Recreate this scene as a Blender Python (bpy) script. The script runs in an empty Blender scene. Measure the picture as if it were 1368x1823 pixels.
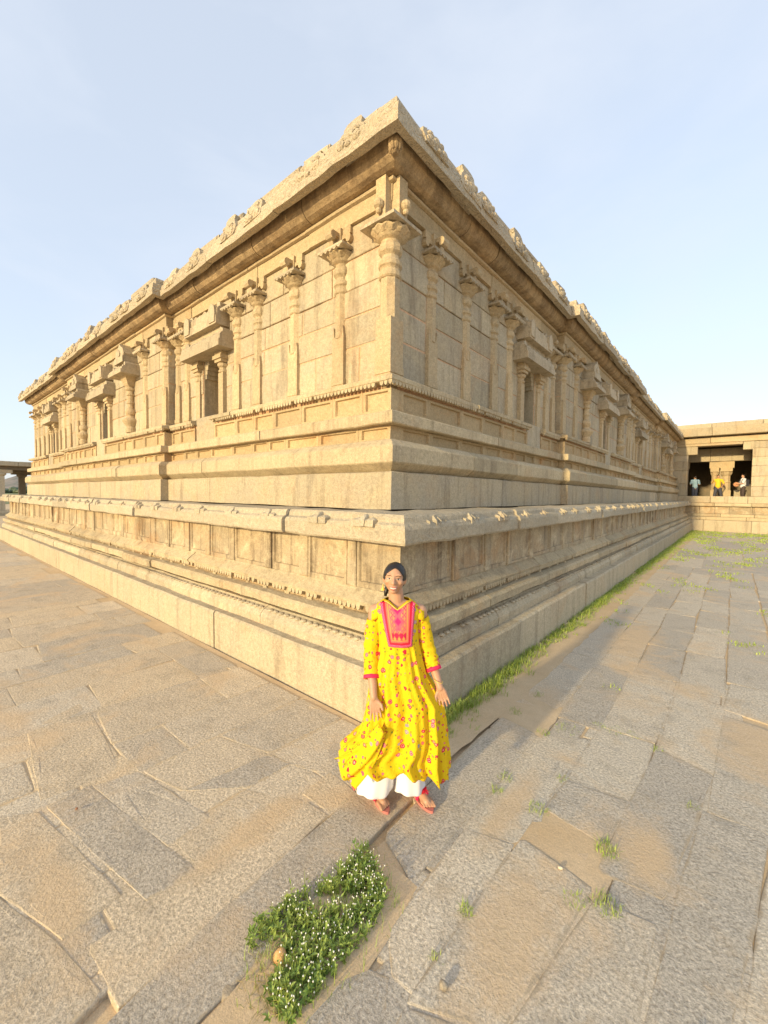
import bpy, bmesh, math, random
from mathutils import Vector, Matrix, noise
from mathutils.bvhtree import BVHTree

SC = bpy.context.scene
COL = SC.collection
PI = math.pi

# ------------------------------------------------------------------ camera
YAW, PITCH, ROLL = math.radians(40.3616), math.radians(-2.3765), math.radians(0.6774)
CAM = Vector((2.054, -2.7206, 2.1))
fw = Vector((-math.sin(YAW) * math.cos(PITCH), math.cos(YAW) * math.cos(PITCH), math.sin(PITCH)))
rt = Vector((math.cos(YAW), math.sin(YAW), 0))
up = rt.cross(fw)
c_, s_ = math.cos(ROLL), math.sin(ROLL)
rt, up = c_ * rt + s_ * up, -s_ * rt + c_ * up
cd = bpy.data.cameras.new('camera')
cam = bpy.data.objects.new('camera', cd)
COL.objects.link(cam)
cam.matrix_world = Matrix(((rt.x, up.x, -fw.x, CAM.x), (rt.y, up.y, -fw.y, CAM.y), (rt.z, up.z, -fw.z, CAM.z), (0, 0, 0, 1)))
cd.sensor_fit = 'VERTICAL'
cd.sensor_height = 24.0
cd.lens = 24.0 * 731.06 / 1823.0
cd.clip_start = 0.05
cd.clip_end = 6000
SC.camera = cam

# ------------------------------------------------------------------ sky, sun, exposure
SUN_EL = math.radians(13.0)
SUN_H = Vector((-0.04, -0.999)).normalized()          # horizontal direction towards the sun
world = bpy.data.worlds.new('World')
SC.world = world
world.use_nodes = True
nt = world.node_tree
nt.nodes.clear()
wo = nt.nodes.new('ShaderNodeOutputWorld')
bg = nt.nodes.new('ShaderNodeBackground')
sky = nt.nodes.new('ShaderNodeTexSky')
sky.sky_type = 'NISHITA'
sky.sun_disc = False
sky.sun_elevation = SUN_EL
sky.sun_rotation = math.atan2(SUN_H.x, SUN_H.y)
sky.air_density = 1.0
sky.dust_density = 1.2
sky.ozone_density = 1.3
tc = nt.nodes.new('ShaderNodeTexCoord')
mp = nt.nodes.new('ShaderNodeMapping')
mp.inputs['Scale'].default_value = (1.0, 1.0, 2.6)
nz = nt.nodes.new('ShaderNodeTexNoise')
nz.inputs['Scale'].default_value = 2.3
nz.inputs['Detail'].default_value = 6
nz.inputs['Roughness'].default_value = 0.55
nz.inputs['Distortion'].default_value = 0.35
cr = nt.nodes.new('ShaderNodeMapRange')
cr.inputs['From Min'].default_value = 0.42
cr.inputs['From Max'].default_value = 0.72
cr.inputs['To Min'].default_value = 0.66
cr.inputs['To Max'].default_value = 0.82
mx = nt.nodes.new('ShaderNodeMix')
mx.data_type = 'RGBA'
mx.inputs['B'].default_value = (2.42, 2.60, 2.90, 1)      # thin high cloud
nt.links.new(tc.outputs['Generated'], mp.inputs['Vector'])
nt.links.new(mp.outputs['Vector'], nz.inputs['Vector'])
nt.links.new(nz.outputs['Fac'], cr.inputs['Value'])
nt.links.new(cr.outputs['Result'], mx.inputs['Factor'])
nt.links.new(sky.outputs['Color'], mx.inputs['A'])
nt.links.new(mx.outputs['Result'], bg.inputs['Color'])
bg.inputs['Strength'].default_value = 0.14
nt.links.new(bg.outputs['Background'], wo.inputs['Surface'])

sl = bpy.data.lights.new('sun', 'SUN')
sl.energy = 2.0
sl.color = (1.0, 0.79, 0.44)
sl.angle = math.radians(2.0)
sun = bpy.data.objects.new('sun', sl)
COL.objects.link(sun)
to_sun = Vector((SUN_H.x * math.cos(SUN_EL), SUN_H.y * math.cos(SUN_EL), math.sin(SUN_EL)))
sun.rotation_euler = to_sun.to_track_quat('Z', 'Y').to_euler()
SC.view_settings.view_transform = 'Standard'
SC.view_settings.look = 'None'
SC.view_settings.gamma = 1
SC.view_settings.exposure = 1.34
SC.view_settings.use_curve_mapping = False
SC.cycles.max_bounces = 6
SC.cycles.use_denoising = True

# ------------------------------------------------------------------ helpers
class MB:
    """collects vertices and faces, links them as ONE mesh object"""
    def __init__(self):
        self.v = []
        self.f = []
        self.m = []
        self.mi = 0
    def add(self, vs, fs):
        o = len(self.v)
        self.v += [tuple(p) for p in vs]
        self.f += [tuple(i + o for i in f) for f in fs]
        self.m += [self.mi] * len(fs)
        return self
    def box(self, x0, x1, y0, y1, z0, z1, M=None):
        vs = [Vector((x, y, z)) for z in (z0, z1) for y in (y0, y1) for x in (x0, x1)]
        if M: vs = [M @ p for p in vs]
        return self.add(vs, [(0, 2, 3, 1), (4, 5, 7, 6), (0, 1, 5, 4), (2, 6, 7, 3), (0, 4, 6, 2), (1, 3, 7, 5)])
    def lathe(self, prof, n=12, cx=0, cy=0, rot=0, sx=1, sy=1, M=None, scallop=None):
        vs = []
        for k, (r, z) in enumerate(prof):
            for i in range(n):
                a = rot + 2 * PI * i / n
                zz = z
                if scallop and k in scallop:
                    zz -= scallop[k] * (i % 2)
                vs.append(Vector((cx + r * math.cos(a) * sx, cy + r * math.sin(a) * sy, zz)))
        if M: vs = [M @ p for p in vs]
        fs = []
        for k in range(len(prof) - 1):
            for i in range(n):
                j = (i + 1) % n
                fs.append((k * n + i, k * n + j, (k + 1) * n + j, (k + 1) * n + i))
        fs.append(tuple(range(n - 1, -1, -1)))
        fs.append(tuple((len(prof) - 1) * n + i for i in range(n)))
        return self.add(vs, fs)
    def prism(self, outline, y0, y1, M=None):
        """outline in x-z, extruded along y"""
        n = len(outline)
        vs = [Vector((x, y0, z)) for x, z in outline] + [Vector((x, y1, z)) for x, z in outline]
        if M: vs = [M @ p for p in vs]
        fs = [tuple(range(n)), tuple(range(2 * n - 1, n - 1, -1))]
        for i in range(n):
            j = (i + 1) % n
            fs.append((i, i + n, j + n, j))
        return self.add(vs, fs)
    def tube(self, pts, n=8, cap=True):
        """pts: list of (Vector, radius)"""
        vs, fs = [], []
        X = None
        for k, (p, r) in enumerate(pts):
            a = pts[max(k - 1, 0)][0]
            b = pts[min(k + 1, len(pts) - 1)][0]
            t = (Vector(b) - Vector(a)).normalized()
            if X is None:
                X = Vector((1, 0, 0)) if abs(t.x) < 0.8 else Vector((0, 1, 0))
            X = (X - t * X.dot(t)).normalized()
            Y = t.cross(X)
            for i in range(n):
                an = 2 * PI * i / n
                vs.append(Vector(p) + X * (r * math.cos(an)) + Y * (r * math.sin(an)))
        for k in range(len(pts) - 1):
            for i in range(n):
                j = (i + 1) % n
                fs.append((k * n + i, k * n + j, (k + 1) * n + j, (k + 1) * n + i))
        if cap:
            fs.append(tuple(range(n - 1, -1, -1)))
            fs.append(tuple((len(pts) - 1) * n + i for i in range(n)))
        return self.add(vs, fs)
    def ball(self, c, rx, ry=None, rz=None, n=10, m=7, M=None):
        ry = rx if ry is None else ry
        rz = rx if rz is None else rz
        vs = [Vector((0, 0, -rz))]
        for k in range(1, m):
            ph = -PI / 2 + PI * k / m
            for i in range(n):
                a = 2 * PI * i / n
                vs.append(Vector((rx * math.cos(ph) * math.cos(a), ry * math.cos(ph) * math.sin(a), rz * math.sin(ph))))
        vs.append(Vector((0, 0, rz)))
        fs = [(0, 1 + (i + 1) % n, 1 + i) for i in range(n)]
        for k in range(m - 2):
            for i in range(n):
                j = (i + 1) % n
                a, b = 1 + k * n, 1 + (k + 1) * n
                fs.append((a + i, a + j, b + j, b + i))
        t = len(vs) - 1
        fs += [(t, 1 + (m - 2) * n + i, 1 + (m - 2) * n + (i + 1) % n) for i in range(n)]
        vs = [(M @ p if M else p) + Vector(c) for p in vs]
        return self.add(vs, fs)
    def mesh(self, name, mats, smooth=False, recalc=True):
        me = bpy.data.meshes.new(name)
        me.from_pydata(self.v, [], self.f)
        if not isinstance(mats, (list, tuple)): mats = [mats]
        for m in mats:
            if m: me.materials.append(m)
        if len(mats) > 1:
            for p, i in zip(me.polygons, self.m): p.material_index = i
        if recalc:
            bm = bmesh.new()
            bm.from_mesh(me)
            bmesh.ops.recalc_face_normals(bm, faces=bm.faces)
            bm.to_mesh(me)
            bm.free()
        if smooth:
            for p in me.polygons: p.use_smooth = True
        me.update()
        return me
    def build(self, name, mats, parent=None, smooth=False, recalc=True):
        return link(name, self.mesh(name, mats, smooth, recalc), parent)

def link(name, me, parent=None, M=None):
    o = bpy.data.objects.new(name, me)
    COL.objects.link(o)
    if parent: o.parent = parent
    if M is not None: o.matrix_local = M
    return o

def tag(o, label=None, cat=None, group=None, kind=None):
    if label: o['label'] = label
    if cat: o['category'] = cat
    if group: o['group'] = group
    if kind: o['kind'] = kind
    return o

def empty(name, loc=(0, 0, 0), rz=0.0, **k):
    o = bpy.data.objects.new(name, None)
    COL.objects.link(o)
    o.location = loc
    o.rotation_euler = (0, 0, rz)
    o.empty_display_size = 0.1
    tag(o, **k)
    return o

def copy_tree(o, parent=None):
    c = o.copy()
    COL.objects.link(c)
    if parent: c.parent = parent
    for ch in list(o.children):
        copy_tree(ch, c)
    return c

# ------------------------------------------------------------------ materials
def new_mat(name):
    m = bpy.data.materials.new(name)
    m.use_nodes = True
    n = m.node_tree
    b = n.nodes['Principled BSDF']
    return m, n, b

def plain(name, col, rough=0.7, **k):
    m, n, b = new_mat(name)
    b.inputs['Base Color'].default_value = (*col, 1)
    b.inputs['Roughness'].default_value = rough
    for a, v in k.items(): b.inputs[a].default_value = v
    return m

def N(n, t, **k):
    x = n.nodes.new(t)
    for a, v in k.items():
        if a in x.inputs: x.inputs[a].default_value = v
        else: setattr(x, a, v)
    return x

def ntex(n, vec, scale, detail=4, rough=0.6, dist=0.0):
    x = N(n, 'ShaderNodeTexNoise')
    x.inputs['Scale'].default_value = scale
    x.inputs['Detail'].default_value = detail
    x.inputs['Roughness'].default_value = rough
    x.inputs['Distortion'].default_value = dist
    if vec: n.links.new(vec, x.inputs['Vector'])
    return x.outputs['Fac']

def rng(n, val, a, b, c=0.0, d=1.0):
    x = N(n, 'ShaderNodeMapRange')
    x.inputs['From Min'].default_value = a
    x.inputs['From Max'].default_value = b
    x.inputs['To Min'].default_value = c
    x.inputs['To Max'].default_value = d
    n.links.new(val, x.inputs['Value'])
    return x.outputs['Result']

def mixc(n, fac, a, b, mode='MIX'):
    x = N(n, 'ShaderNodeMix')
    x.data_type = 'RGBA'
    x.blend_type = mode
    for s, v in (('Factor', fac), ('A', a), ('B', b)):
        if hasattr(v, 'links'): n.links.new(v, x.inputs[s])
        elif isinstance(v, (int, float)): x.inputs[s].default_value = v
        else: x.inputs[s].default_value = (*v, 1)
    return x.outputs['Result']

def math_(n, op, a, b=None):
    x = N(n, 'ShaderNodeMath')
    x.operation = op
    for i, v in enumerate((a, b)):
        if v is None: continue
        if hasattr(v, 'links'): n.links.new(v, x.inputs[i])
        else: x.inputs[i].default_value = v
    return x.outputs[0]

def bump(n, b, h, strength, dist, chain=None):
    x = N(n, 'ShaderNodeBump')
    x.inputs['Strength'].default_value = strength
    x.inputs['Distance'].default_value = dist
    n.links.new(h, x.inputs['Height'])
    if chain: n.links.new(chain, x.inputs['Normal'])
    n.links.new(x.outputs['Normal'], b.inputs['Normal'])
    return x.outputs['Normal']

def stone(name, c1, c2, iron=0.35, dark=0.25, carve=0.0, streak=0.0, grain=1.0, lime=0.0, rand=0.5, relief=1.0):
    """weathered granite: two tones, salt and pepper grain, rust-coloured iron stains, lichen"""
    m, n, b = new_mat(name)
    g = N(n, 'ShaderNodeNewGeometry')
    P = g.outputs['Position']
    oi = N(n, 'ShaderNodeObjectInfo')
    rnd = oi.outputs['Random']
    # per stone offset so that neighbours do not share one pattern
    off = N(n, 'ShaderNodeVectorMath')
    off.operation = 'MULTIPLY_ADD'
    cmb = N(n, 'ShaderNodeCombineXYZ')
    for i in range(3): n.links.new(rnd, cmb.inputs[i])
    n.links.new(cmb.outputs[0], off.inputs[0])
    off.inputs[1].default_value = (17.0, 23.0, 9.0)
    n.links.new(P, off.inputs[2])
    V = off.outputs[0]
    big = ntex(n, V, 1.7, 5, 0.62, 0.4)
    col = mixc(n, rng(n, big, 0.35, 0.65), c1, c2)
    # each stone its own tone
    tone = mixc(n, rng(n, rnd, 0, 1, 0.0, rand), col, mixc(n, 1.0, col, (0.86, 0.90, 0.94), 'MULTIPLY'))
    hsv = N(n, 'ShaderNodeHueSaturation')
    n.links.new(tone, hsv.inputs['Color'])
    r2 = math_(n, 'FRACT', math_(n, 'MULTIPLY', rnd, 7.31))
    n.links.new(rng(n, r2, 0, 1, 0.86, 1.10), hsv.inputs['Value'])
    col = hsv.outputs['Color']
    if iron:
        st = ntex(n, P, 1.15, 6, 0.68, 0.8)
        col = mixc(n, rng(n, st, 0.52, 0.74, 0.0, iron), col, (0.50, 0.25, 0.09))
    if streak:
        mp_ = N(n, 'ShaderNodeMapping')
        mp_.inputs['Scale'].default_value = (3.2, 3.2, 0.35)
        n.links.new(P, mp_.inputs['Vector'])
        sk = ntex(n, mp_.outputs[0], 1.6, 5, 0.65, 0.3)
        col = mixc(n, rng(n, sk, 0.40 if streak > .3 else 0.52, 0.62 if streak > .3 else 0.70, 0.0, streak if streak > .3 else streak * 2.6), col, (0.085, 0.055, 0.035))
    if lime:
        lm = ntex(n, P, 2.6, 5, 0.7, 0.6)
        col = mixc(n, rng(n, lm, 0.50, 0.72, 0.0, lime), col, (0.70, 0.60, 0.42))
    if dark:
        dk = ntex(n, V, 5.5, 6, 0.72, 0.2)
        col = mixc(n, rng(n, dk, 0.55, 0.80, 0.0, dark), col, (0.14, 0.115, 0.085))
    sp = ntex(n, P, 85.0, 3, 0.75)
    sp2 = ntex(n, P, 22.0, 4, 0.7)
    col = mixc(n, 1.0, col, mixc(n, rng(n, sp, 0.30, 0.70), (0.70, 0.69, 0.68), (1.22, 1.21, 1.19)), 'MULTIPLY')
    col = mixc(n, 1.0, col, mixc(n, rng(n, sp2, 0.35, 0.68), (0.84, 0.83, 0.81), (1.10, 1.09, 1.07)), 'MULTIPLY')
    n.links.new(col, b.inputs['Base Color'])
    b.inputs['Roughness'].default_value = 0.92
    b.inputs['Specular IOR Level'].default_value = 0.2
    ch = bump(n, b, ntex(n, P, 7.0, 6, 0.65), 0.55 * relief, 0.035)
    ch = bump(n, b, ntex(n, P, 48.0, 4, 0.75), 0.6 * grain, 0.008, ch)
    if carve:
        vo = N(n, 'ShaderNodeTexVoronoi')
        vo.feature = 'SMOOTH_F1'
        vo.inputs['Scale'].default_value = 11.0
        n.links.new(P, vo.inputs['Vector'])
        wv = N(n, 'ShaderNodeMath')
        wv.operation = 'SINE'
        n.links.new(math_(n, 'MULTIPLY', vo.outputs['Distance'], 26.0), wv.inputs[0])
        bump(n, b, wv.outputs[0], carve, 0.016, ch)
    return m

M_WALL = stone('granite_wall', (0.55, 0.455, 0.305), (0.49, 0.42, 0.31), iron=0.28, dark=0.16, streak=0.16, rand=0.75)
M_BAND = stone('granite_band', (0.56, 0.465, 0.305), (0.50, 0.41, 0.275), iron=0.32, dark=0.18, streak=0.14, rand=0.5)
M_BASE = stone('granite_base', (0.55, 0.465, 0.325), (0.50, 0.43, 0.31), iron=0.22, dark=0.24, streak=0.14, rand=0.5)
M_PANEL = stone('granite_panel', (0.54, 0.415, 0.25), (0.50, 0.385, 0.23), iron=0.6, dark=0.12, rand=0.4)
M_FRIEZE = stone('granite_frieze', (0.49, 0.39, 0.255), (0.44, 0.365, 0.26), iron=0.55, dark=0.15, lime=0.75, streak=0.30, rand=0.7)
M_CARVED = stone('granite_carved', (0.57, 0.48, 0.345), (0.52, 0.445, 0.33), iron=0.14, dark=0.22, carve=0.5, rand=0.4)
M_LEDGE = stone('granite_ledge', (0.52, 0.445, 0.32), (0.47, 0.41, 0.31), iron=0.16, dark=0.34, carve=0.12, rand=0.5, relief=1.4)
M_EAVE = stone('granite_eave', (0.54, 0.45, 0.315), (0.49, 0.415, 0.30), iron=0.16, dark=0.30, streak=0.2, rand=0.4)
M_CORN = stone('granite_stain_and_shade', (0.52, 0.39, 0.235), (0.45, 0.33, 0.20), iron=0.35, dark=0.18, streak=0.5, rand=0.3)  # cornice stain; in the recess courses its dark tone stands in for shade
M_PIL = stone('granite_pilaster', (0.56, 0.44, 0.275), (0.51, 0.41, 0.265), iron=0.38, dark=0.14, rand=0.35)
M_MORTAR = stone('lime_mortar', (0.62, 0.42, 0.27), (0.58, 0.36, 0.22), iron=0.3, dark=0.25)
M_DARKST = stone('granite_shade', (0.26, 0.22, 0.16), (0.21, 0.18, 0.14), iron=0.2, dark=0.4)  # dark copy of the granite for shaded parts, shade put into the colour

def P(side, s, d, z):
    """s along the face from the platform corner, d inwards from the platform face"""
    return (-s, d, z) if side == 'A' else (-d, s, z)

def xf(side, s, d, z=0.0):
    """placement of a piece built about x (along), y (inwards), z"""
    return Matrix.Translation((-s, d, z)) if side == 'A' else Matrix.Translation((-d, s, z)) @ Matrix.Rotation(PI / 2, 4, 'Z')

def jit(p, amp, f=3.0, seed=0.0):
    q = Vector(p) * f + Vector((seed, seed * 1.7, seed * 0.6))
    return Vector(p) + Vector((noise.noise(q), noise.noise(q + Vector((31, 0, 0))), noise.noise(q + Vector((0, 57, 0))))) * amp
# ================================================================== ground sheets
LA, LB = 22.6, 31.4
DW = 1.30                                   # wall plane, from the platform face
BAYS = {'A': [(1.30, 7.5, 0.0, -1, -1), (7.5, 15.6, 0.15, -1, 1), (15.6, 22.1, 0.0, 1, 1)],
        'B': [(1.30, 7.5, 0.0, -1, -1), (7.5, 15.6, 0.15, -1, 1), (15.6, 23.2, 0.0, 1, -1), (23.2, 31.9, 0.15, -1, 0)]}

temple = empty('temple', (0, 0, 0), label='long tan granite temple with carved pilasters on a moulded stone platform', cat='temple')
R = random.Random(11)

def joints(s0, s1, lo, hi, rr):
    out, s = [], s0
    while True:
        s += rr.uniform(lo, hi)
        if s > s1 - lo * 0.6: break
        out.append(s)
    return out

def course(name, side, prof, S, E, m0, m1, cuts, dref, mat, off=0.0, wob=0.009, teeth=None, gap=0.008, dj=0.009, step=0.30):
    rr = random.Random(int(S * 971 + prof[0][1] * 313 + (7 if side == "A" else 3)))
    bounds = [None] + list(cuts) + [None]
    for k in range(len(bounds) - 1):
        mb = MB()
        jd, jz = rr.uniform(-dj, dj), rr.uniform(-0.003, 0.003)
        def st(v, b, default, m, sg):
            d = prof[v][0]
            return (default + m * (dref - d)) if b is None else b + sg * gap * 0.5
        a = [st(v, bounds[k], S, m0, 1) for v in range(len(prof))]
        b = [st(v, bounds[k + 1], E, m1, -1) for v in range(len(prof))]
        ln = max(b) - min(a)
        ns = max(1, min(9, int(ln / step)))
        vs = []
        rings = [(i / ns, off) for i in range(ns + 1)]
        # at a step of the wall the moulding returns into the recess
        if off and bounds[k] is None and m0 == -1: rings.insert(0, (0.0, -0.01))
        if off and bounds[k + 1] is None and m1 == 1: rings.append((1.0, -0.01))
        for t, of in rings:
            for v, (d, z) in enumerate(prof):
                s = a[v] * (1 - t) + b[v] * t
                q = Vector(P(side, s, d - of + (jd if (bounds[k] is not None or t > 0) else 0), z + jz))
                vs.append(jit(q, wob, 2.6, z * 3))
        ns = len(rings) - 1
        n = len(prof)
        fs = [tuple(range(n)), tuple(ns * n + i for i in range(n - 1, -1, -1))]
        for i in range(ns):
            for v in range(n):
                w = (v + 1) % n
                fs.append((i * n + v, i * n + w, (i + 1) * n + w, (i + 1) * n + v))
        mb.add(vs, fs)
        if teeth:
            de, zt, r, dep = teeth
            s = min(x for x in a) + (0.0 if bounds[k] is None else 0.02)
            if bounds[k] is None and m0 == -1: s = S + m0 * (dref - de) + r
            while s + r < min(b):
                if rr.random() > 0.05:
                    out = [(s + r * 0.98 * math.cos(PI + PI * j / 4), zt + r * 1.9 * math.sin(PI + PI * j / 4)) for j in range(5)]
                    m5 = len(out)
                    tv = [P(side, x, de - off + 0.006, z) for x, z in out] + [P(side, x, de - off + dep, z) for x, z in out]
                    tf = [tuple(range(m5)), tuple(range(2 * m5 - 1, m5 - 1, -1))] + [(j, j + m5, (j + 1) % m5 + m5, (j + 1) % m5) for j in range(m5)]
                    mb.add(tv, tf)
                s += 2 * r
        mb.build(name, mat, temple)

def panel(name, side, s0, s1, z0, z1, d0, dep, ms, mz0, mz1, mat, thick=0.25, off=0.0, seed=0):
    """a stone with a sunk rectangular field"""
    ring = [(s0, z0), (s1, z0), (s1, z1), (s0, z1)]
    inn = [(s0 + ms, z0 + mz0), (s1 - ms, z0 + mz0), (s1 - ms, z1 - mz1), (s0 + ms, z1 - mz1)]
    in2 = [(s0 + ms + 0.012, z0 + mz0 + 0.008), (s1 - ms - 0.012, z0 + mz0 + 0.008), (s1 - ms - 0.012, z1 - mz1 - 0.010), (s0 + ms + 0.012, z1 - mz1 - 0.010)]
    d0 -= off
    vs = [P(side, s, d0 + thick, z) for s, z in ring] + [P(side, s, d0, z) for s, z in ring] + [P(side, s, d0, z) for s, z in inn] + [P(side, s, d0 + dep, z) for s, z in in2]
    vs = [jit(v, 0.006, 3.1, 2.0) for v in vs]
    fs = [(0, 1, 2, 3), (12, 13, 14, 15)]
    for i in range(4):
        j = (i + 1) % 4
        fs += [(i, j, 4 + j, 4 + i), (4 + i, 4 + j, 8 + j, 8 + i), (8 + i, 8 + j, 12 + j, 12 + i)]
    MB().add(vs, fs).build(name, mat, temple)

def block(name, side, s0, s1, z0, z1, d0, d1, mat, ch=0.012, wob=0.006, parent=None, seed=0.0):
    """a dressed block with chamfered front edges"""
    ring = [(s0, z0), (s1, z0), (s1, z1), (s0, z1)]
    inn = [(s0 + ch, z0 + ch), (s1 - ch, z0 + ch), (s1 - ch, z1 - ch), (s0 + ch, z1 - ch)]
    vs = [P(side, s, d1, z) for s, z in ring] + [P(side, s, d0 + ch, z) for s, z in ring] + [P(side, s, d0, z) for s, z in inn]
    vs = [v if i < 4 else jit(v, wob, 2.3, seed) for i, v in enumerate(vs)]
    fs = [(0, 1, 2, 3), (8, 9, 10, 11)]
    for i in range(4):
        j = (i + 1) % 4
        fs += [(i, j, 4 + j, 4 + i), (4 + i, 4 + j, 8 + j, 8 + i)]
    MB().add(vs, fs).build(name, mat, parent or temple)

# ------------------------------------------------------------------ platform (upapitha)
PR_BASE = [(0.0, -0.10), (0.0, 0.465), (0.022, 0.49), (0.40, 0.49), (0.40, -0.10)]
PR_FLAT = [(0.135, 0.492), (0.13, 0.585), (0.14, 0.60), (0.15, 0.625), (0.185, 0.665), (0.235, 0.685), (0.25, 0.70), (0.5, 0.70), (0.5, 0.492)]
PR_BAND = [(0.215, 0.735), (0.16, 0.758), (0.155, 0.85), (0.18, 0.878), (0.265, 0.892), (0.3, 0.90), (0.5, 0.90), (0.5, 0.735)]
PR_SCAL = [(0.30, 0.985), (0.245, 0.99), (0.235, 1.025), (0.26, 1.045), (0.345, 1.115), (0.36, 1.135), (0.6, 1.135), (0.6, 0.985)]
PR_LEDGE = [(0.36, 1.66), (0.115, 1.655), (0.10, 1.675), (0.10, 1.80), (0.115, 1.835), (0.155, 1.855), (0.165, 1.90), (0.185, 1.925), (0.75, 1.925), (0.75, 1.66)]
for side, L, m1 in (('A', LA, 1), ('B', LB, 0)):
    rr = random.Random(5 if side == 'A' else 9)
    if side == 'A':
        course('base_block', side, PR_BASE, 0, L, -1, m1, [3.28, 7.4, 11.7, 15.6, 19.4], 0, M_BASE, wob=0.012, dj=0.012)
    else:
        course('base_block', side, PR_BASE, 0, L, -1, m1, [2.45, 5.6, 9.5, 13, 17.2, 21, 26], 0, M_BASE, wob=0.012, dj=0.012)
    course('petal_moulding', side, PR_FLAT, 0, L, -1, m1, joints(0, L, 1.3, 3.0, rr), 0, M_BASE, wob=0.012, dj=0.012)
    course('band_moulding', side, PR_BAND, 0, L, -1, m1, joints(0.4, L, 1.2, 3.2, rr), 0, M_BAND, wob=0.014, dj=0.014)
    course('scalloped_moulding', side, PR_SCAL, 0, L, -1, m1, joints(0, L, 1.5, 3.2, rr), 0, M_BAND, wob=0.010, dj=0.012, teeth=(0.24, 0.995, 0.033, 0.06))
    course('ledge_stone', side, PR_LEDGE, 0, L, -1, m1, joints(0, L, 0.9, 2.0, rr), 0, M_LEDGE, wob=0.018, dj=0.02, gap=0.012)
    course('recess_stone', side, [(0.30, 0.905), (0.30, 0.982), (0.5, 0.982), (0.5, 0.905)], 0, L, -1, m1, joints(0, L, 1.5, 2.8, rr), 0, M_CORN, wob=0.008)  # stained dark so the gap below the scallops reads as shaded
    # dentils in the recess under the scallops
    mb = MB()
    s = 0.5
    while s < min(L, 16) - 0.5:
        w = rr.uniform(0.10, 0.16)
        mb.add(*[( [P(side, a, d, z) for z in (0.893, 0.985) for d in (0.28, 0.42) for a in (s, s + w * 0.6)]), [(0, 1, 3, 2), (4, 6, 7, 5), (0, 4, 5, 1), (2, 3, 7, 6), (0, 2, 6, 4), (1, 5, 7, 3)]])
        s += rr.uniform(0.42, 0.55)
    tag(mb.build('dentil_row', M_BAND, temple), kind='stuff')
    # petals cut along the top of the petal moulding
    mb = MB()
    s = 0.32
    while s < min(L, 15):
        if rr.random() > 0.12:
            c = P(side, s, 0.185, 0.672)
            mb.ball(c, 0.040, 0.040, 0.017, n=7, m=4)
        s += 0.105
    tag(mb.build('petal_row', M_BASE, temple), kind='stuff')
    # frieze: wide sunk panels between narrow strips
    s, k = 0.36 if side == 'A' else 0.56, 0
    while s < L - 0.5:
        w = rr.uniform(0.50, 0.78)
        w = min(w, L - (0.36 if m1 else 0) - s)
        panel('frieze_panel', side, s, s + w, 1.137, 1.656, 0.355 + rr.uniform(-.012, .012), 0.022, 0.035, rr.uniform(0.02, 0.10), 0.02, M_FRIEZE, seed=k)
        s += w + 0.004
        if rr.random() < 0.7 and s < L - 0.9:
            w = rr.uniform(0.11, 0.17)
            block('frieze_strip', side, s, s + w, 1.137, 1.656, 0.335 + rr.uniform(-.008, .008), 0.6, M_FRIEZE, ch=0.010)
            s += w + 0.004
        k += 1
    # carved spools on the ledge edge
    s = 0.62
    while s < L - 0.5:
        mb = MB()
        mw = 0.10
        for q, (a0, a1, dd, zz) in enumerate(((-0.14, -0.03, 0.100, 1.885), (-0.035, 0.035, 0.088, 1.915), (0.03, 0.14, 0.100, 1.885))):
            o = [(a0, 1.80), (a1, 1.80), (a1 + 0.006, 1.86), (a1 - 0.012, zz - 0.012), ((a0 + a1) / 2, zz), (a0 + 0.012, zz - 0.012), (a0 - 0.006, 1.86)]
            n = len(o)
            vs = [jit(P(side, s + x, dd + (0.05 if z > 1.87 else 0), z), 0.006, 9) for x, z in o] + [P(side, s + x, 0.26, z) for x, z in o]
            mb.add(vs, [tuple(range(n)), tuple(range(2 * n - 1, n - 1, -1))] + [(j, j + n, (j + 1) % n + n, (j + 1) % n) for j in range(n)])
        mb.build('ledge_carving', M_LEDGE, temple)
        s += rr.uniform(0.62, 0.95) if s < 14 else 1.5

# ------------------------------------------------------------------ plinth mouldings, wall, cornice
PR_BLOCK = [(1.0, 1.927), (1.0, 2.365), (1.015, 2.38), (1.4, 2.38), (1.4, 1.927)]
PR_KUM = [(1.08, 2.385), (0.955, 2.475), (0.945, 2.49), (0.945, 2.675), (0.955, 2.69), (1.03, 2.755), (1.06, 2.765), (1.4, 2.765), (1.4, 2.385)]
PR_BND = [(1.16, 2.95), (1.03, 2.95), (1.015, 2.963), (1.015, 3.085), (1.03, 3.10), (1.4, 3.10), (1.4, 2.95)]
PR_SC2 = [(1.16, 3.455), (1.07, 3.465), (1.055, 3.475), (1.055, 3.525), (1.08, 3.54), (1.16, 3.548), (1.17, 3.565), (1.27, 3.59), (1.5, 3.59), (1.5, 3.455)]
PR_BEAM = [(1.25, 5.70), (1.245, 5.898), (1.5, 5.898), (1.5, 5.70)]
PR_ROLL = [(1.24, 5.902), (1.205, 5.912), (1.195, 5.932), (1.205, 5.952), (1.24, 5.957), (1.5, 5.957), (1.5, 5.902)]
PR_CORN = [(1.20, 5.96), (1.13, 5.962), (1.07, 5.985), (1.02, 6.035), (0.995, 6.10), (0.99, 6.20), (1.0, 6.34), (1.5, 6.34), (1.5, 5.96)]
PR_EAVE = [(0.80, 6.095), (0.80, 6.205), (0.812, 6.22), (0.82, 6.225), (0.824, 6.32), (0.838, 6.335), (0.905, 6.35), (0.912, 6.44), (0.93, 6.49), (0.96, 6.50), (1.85, 6.50), (1.85, 6.345), (1.0, 6.345), (0.955, 6.22), (0.925, 6.12), (0.905, 6.095)]
WALL_Z = [3.592, 4.09, 4.50, 4.87, 5.27, 5.70]
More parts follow.
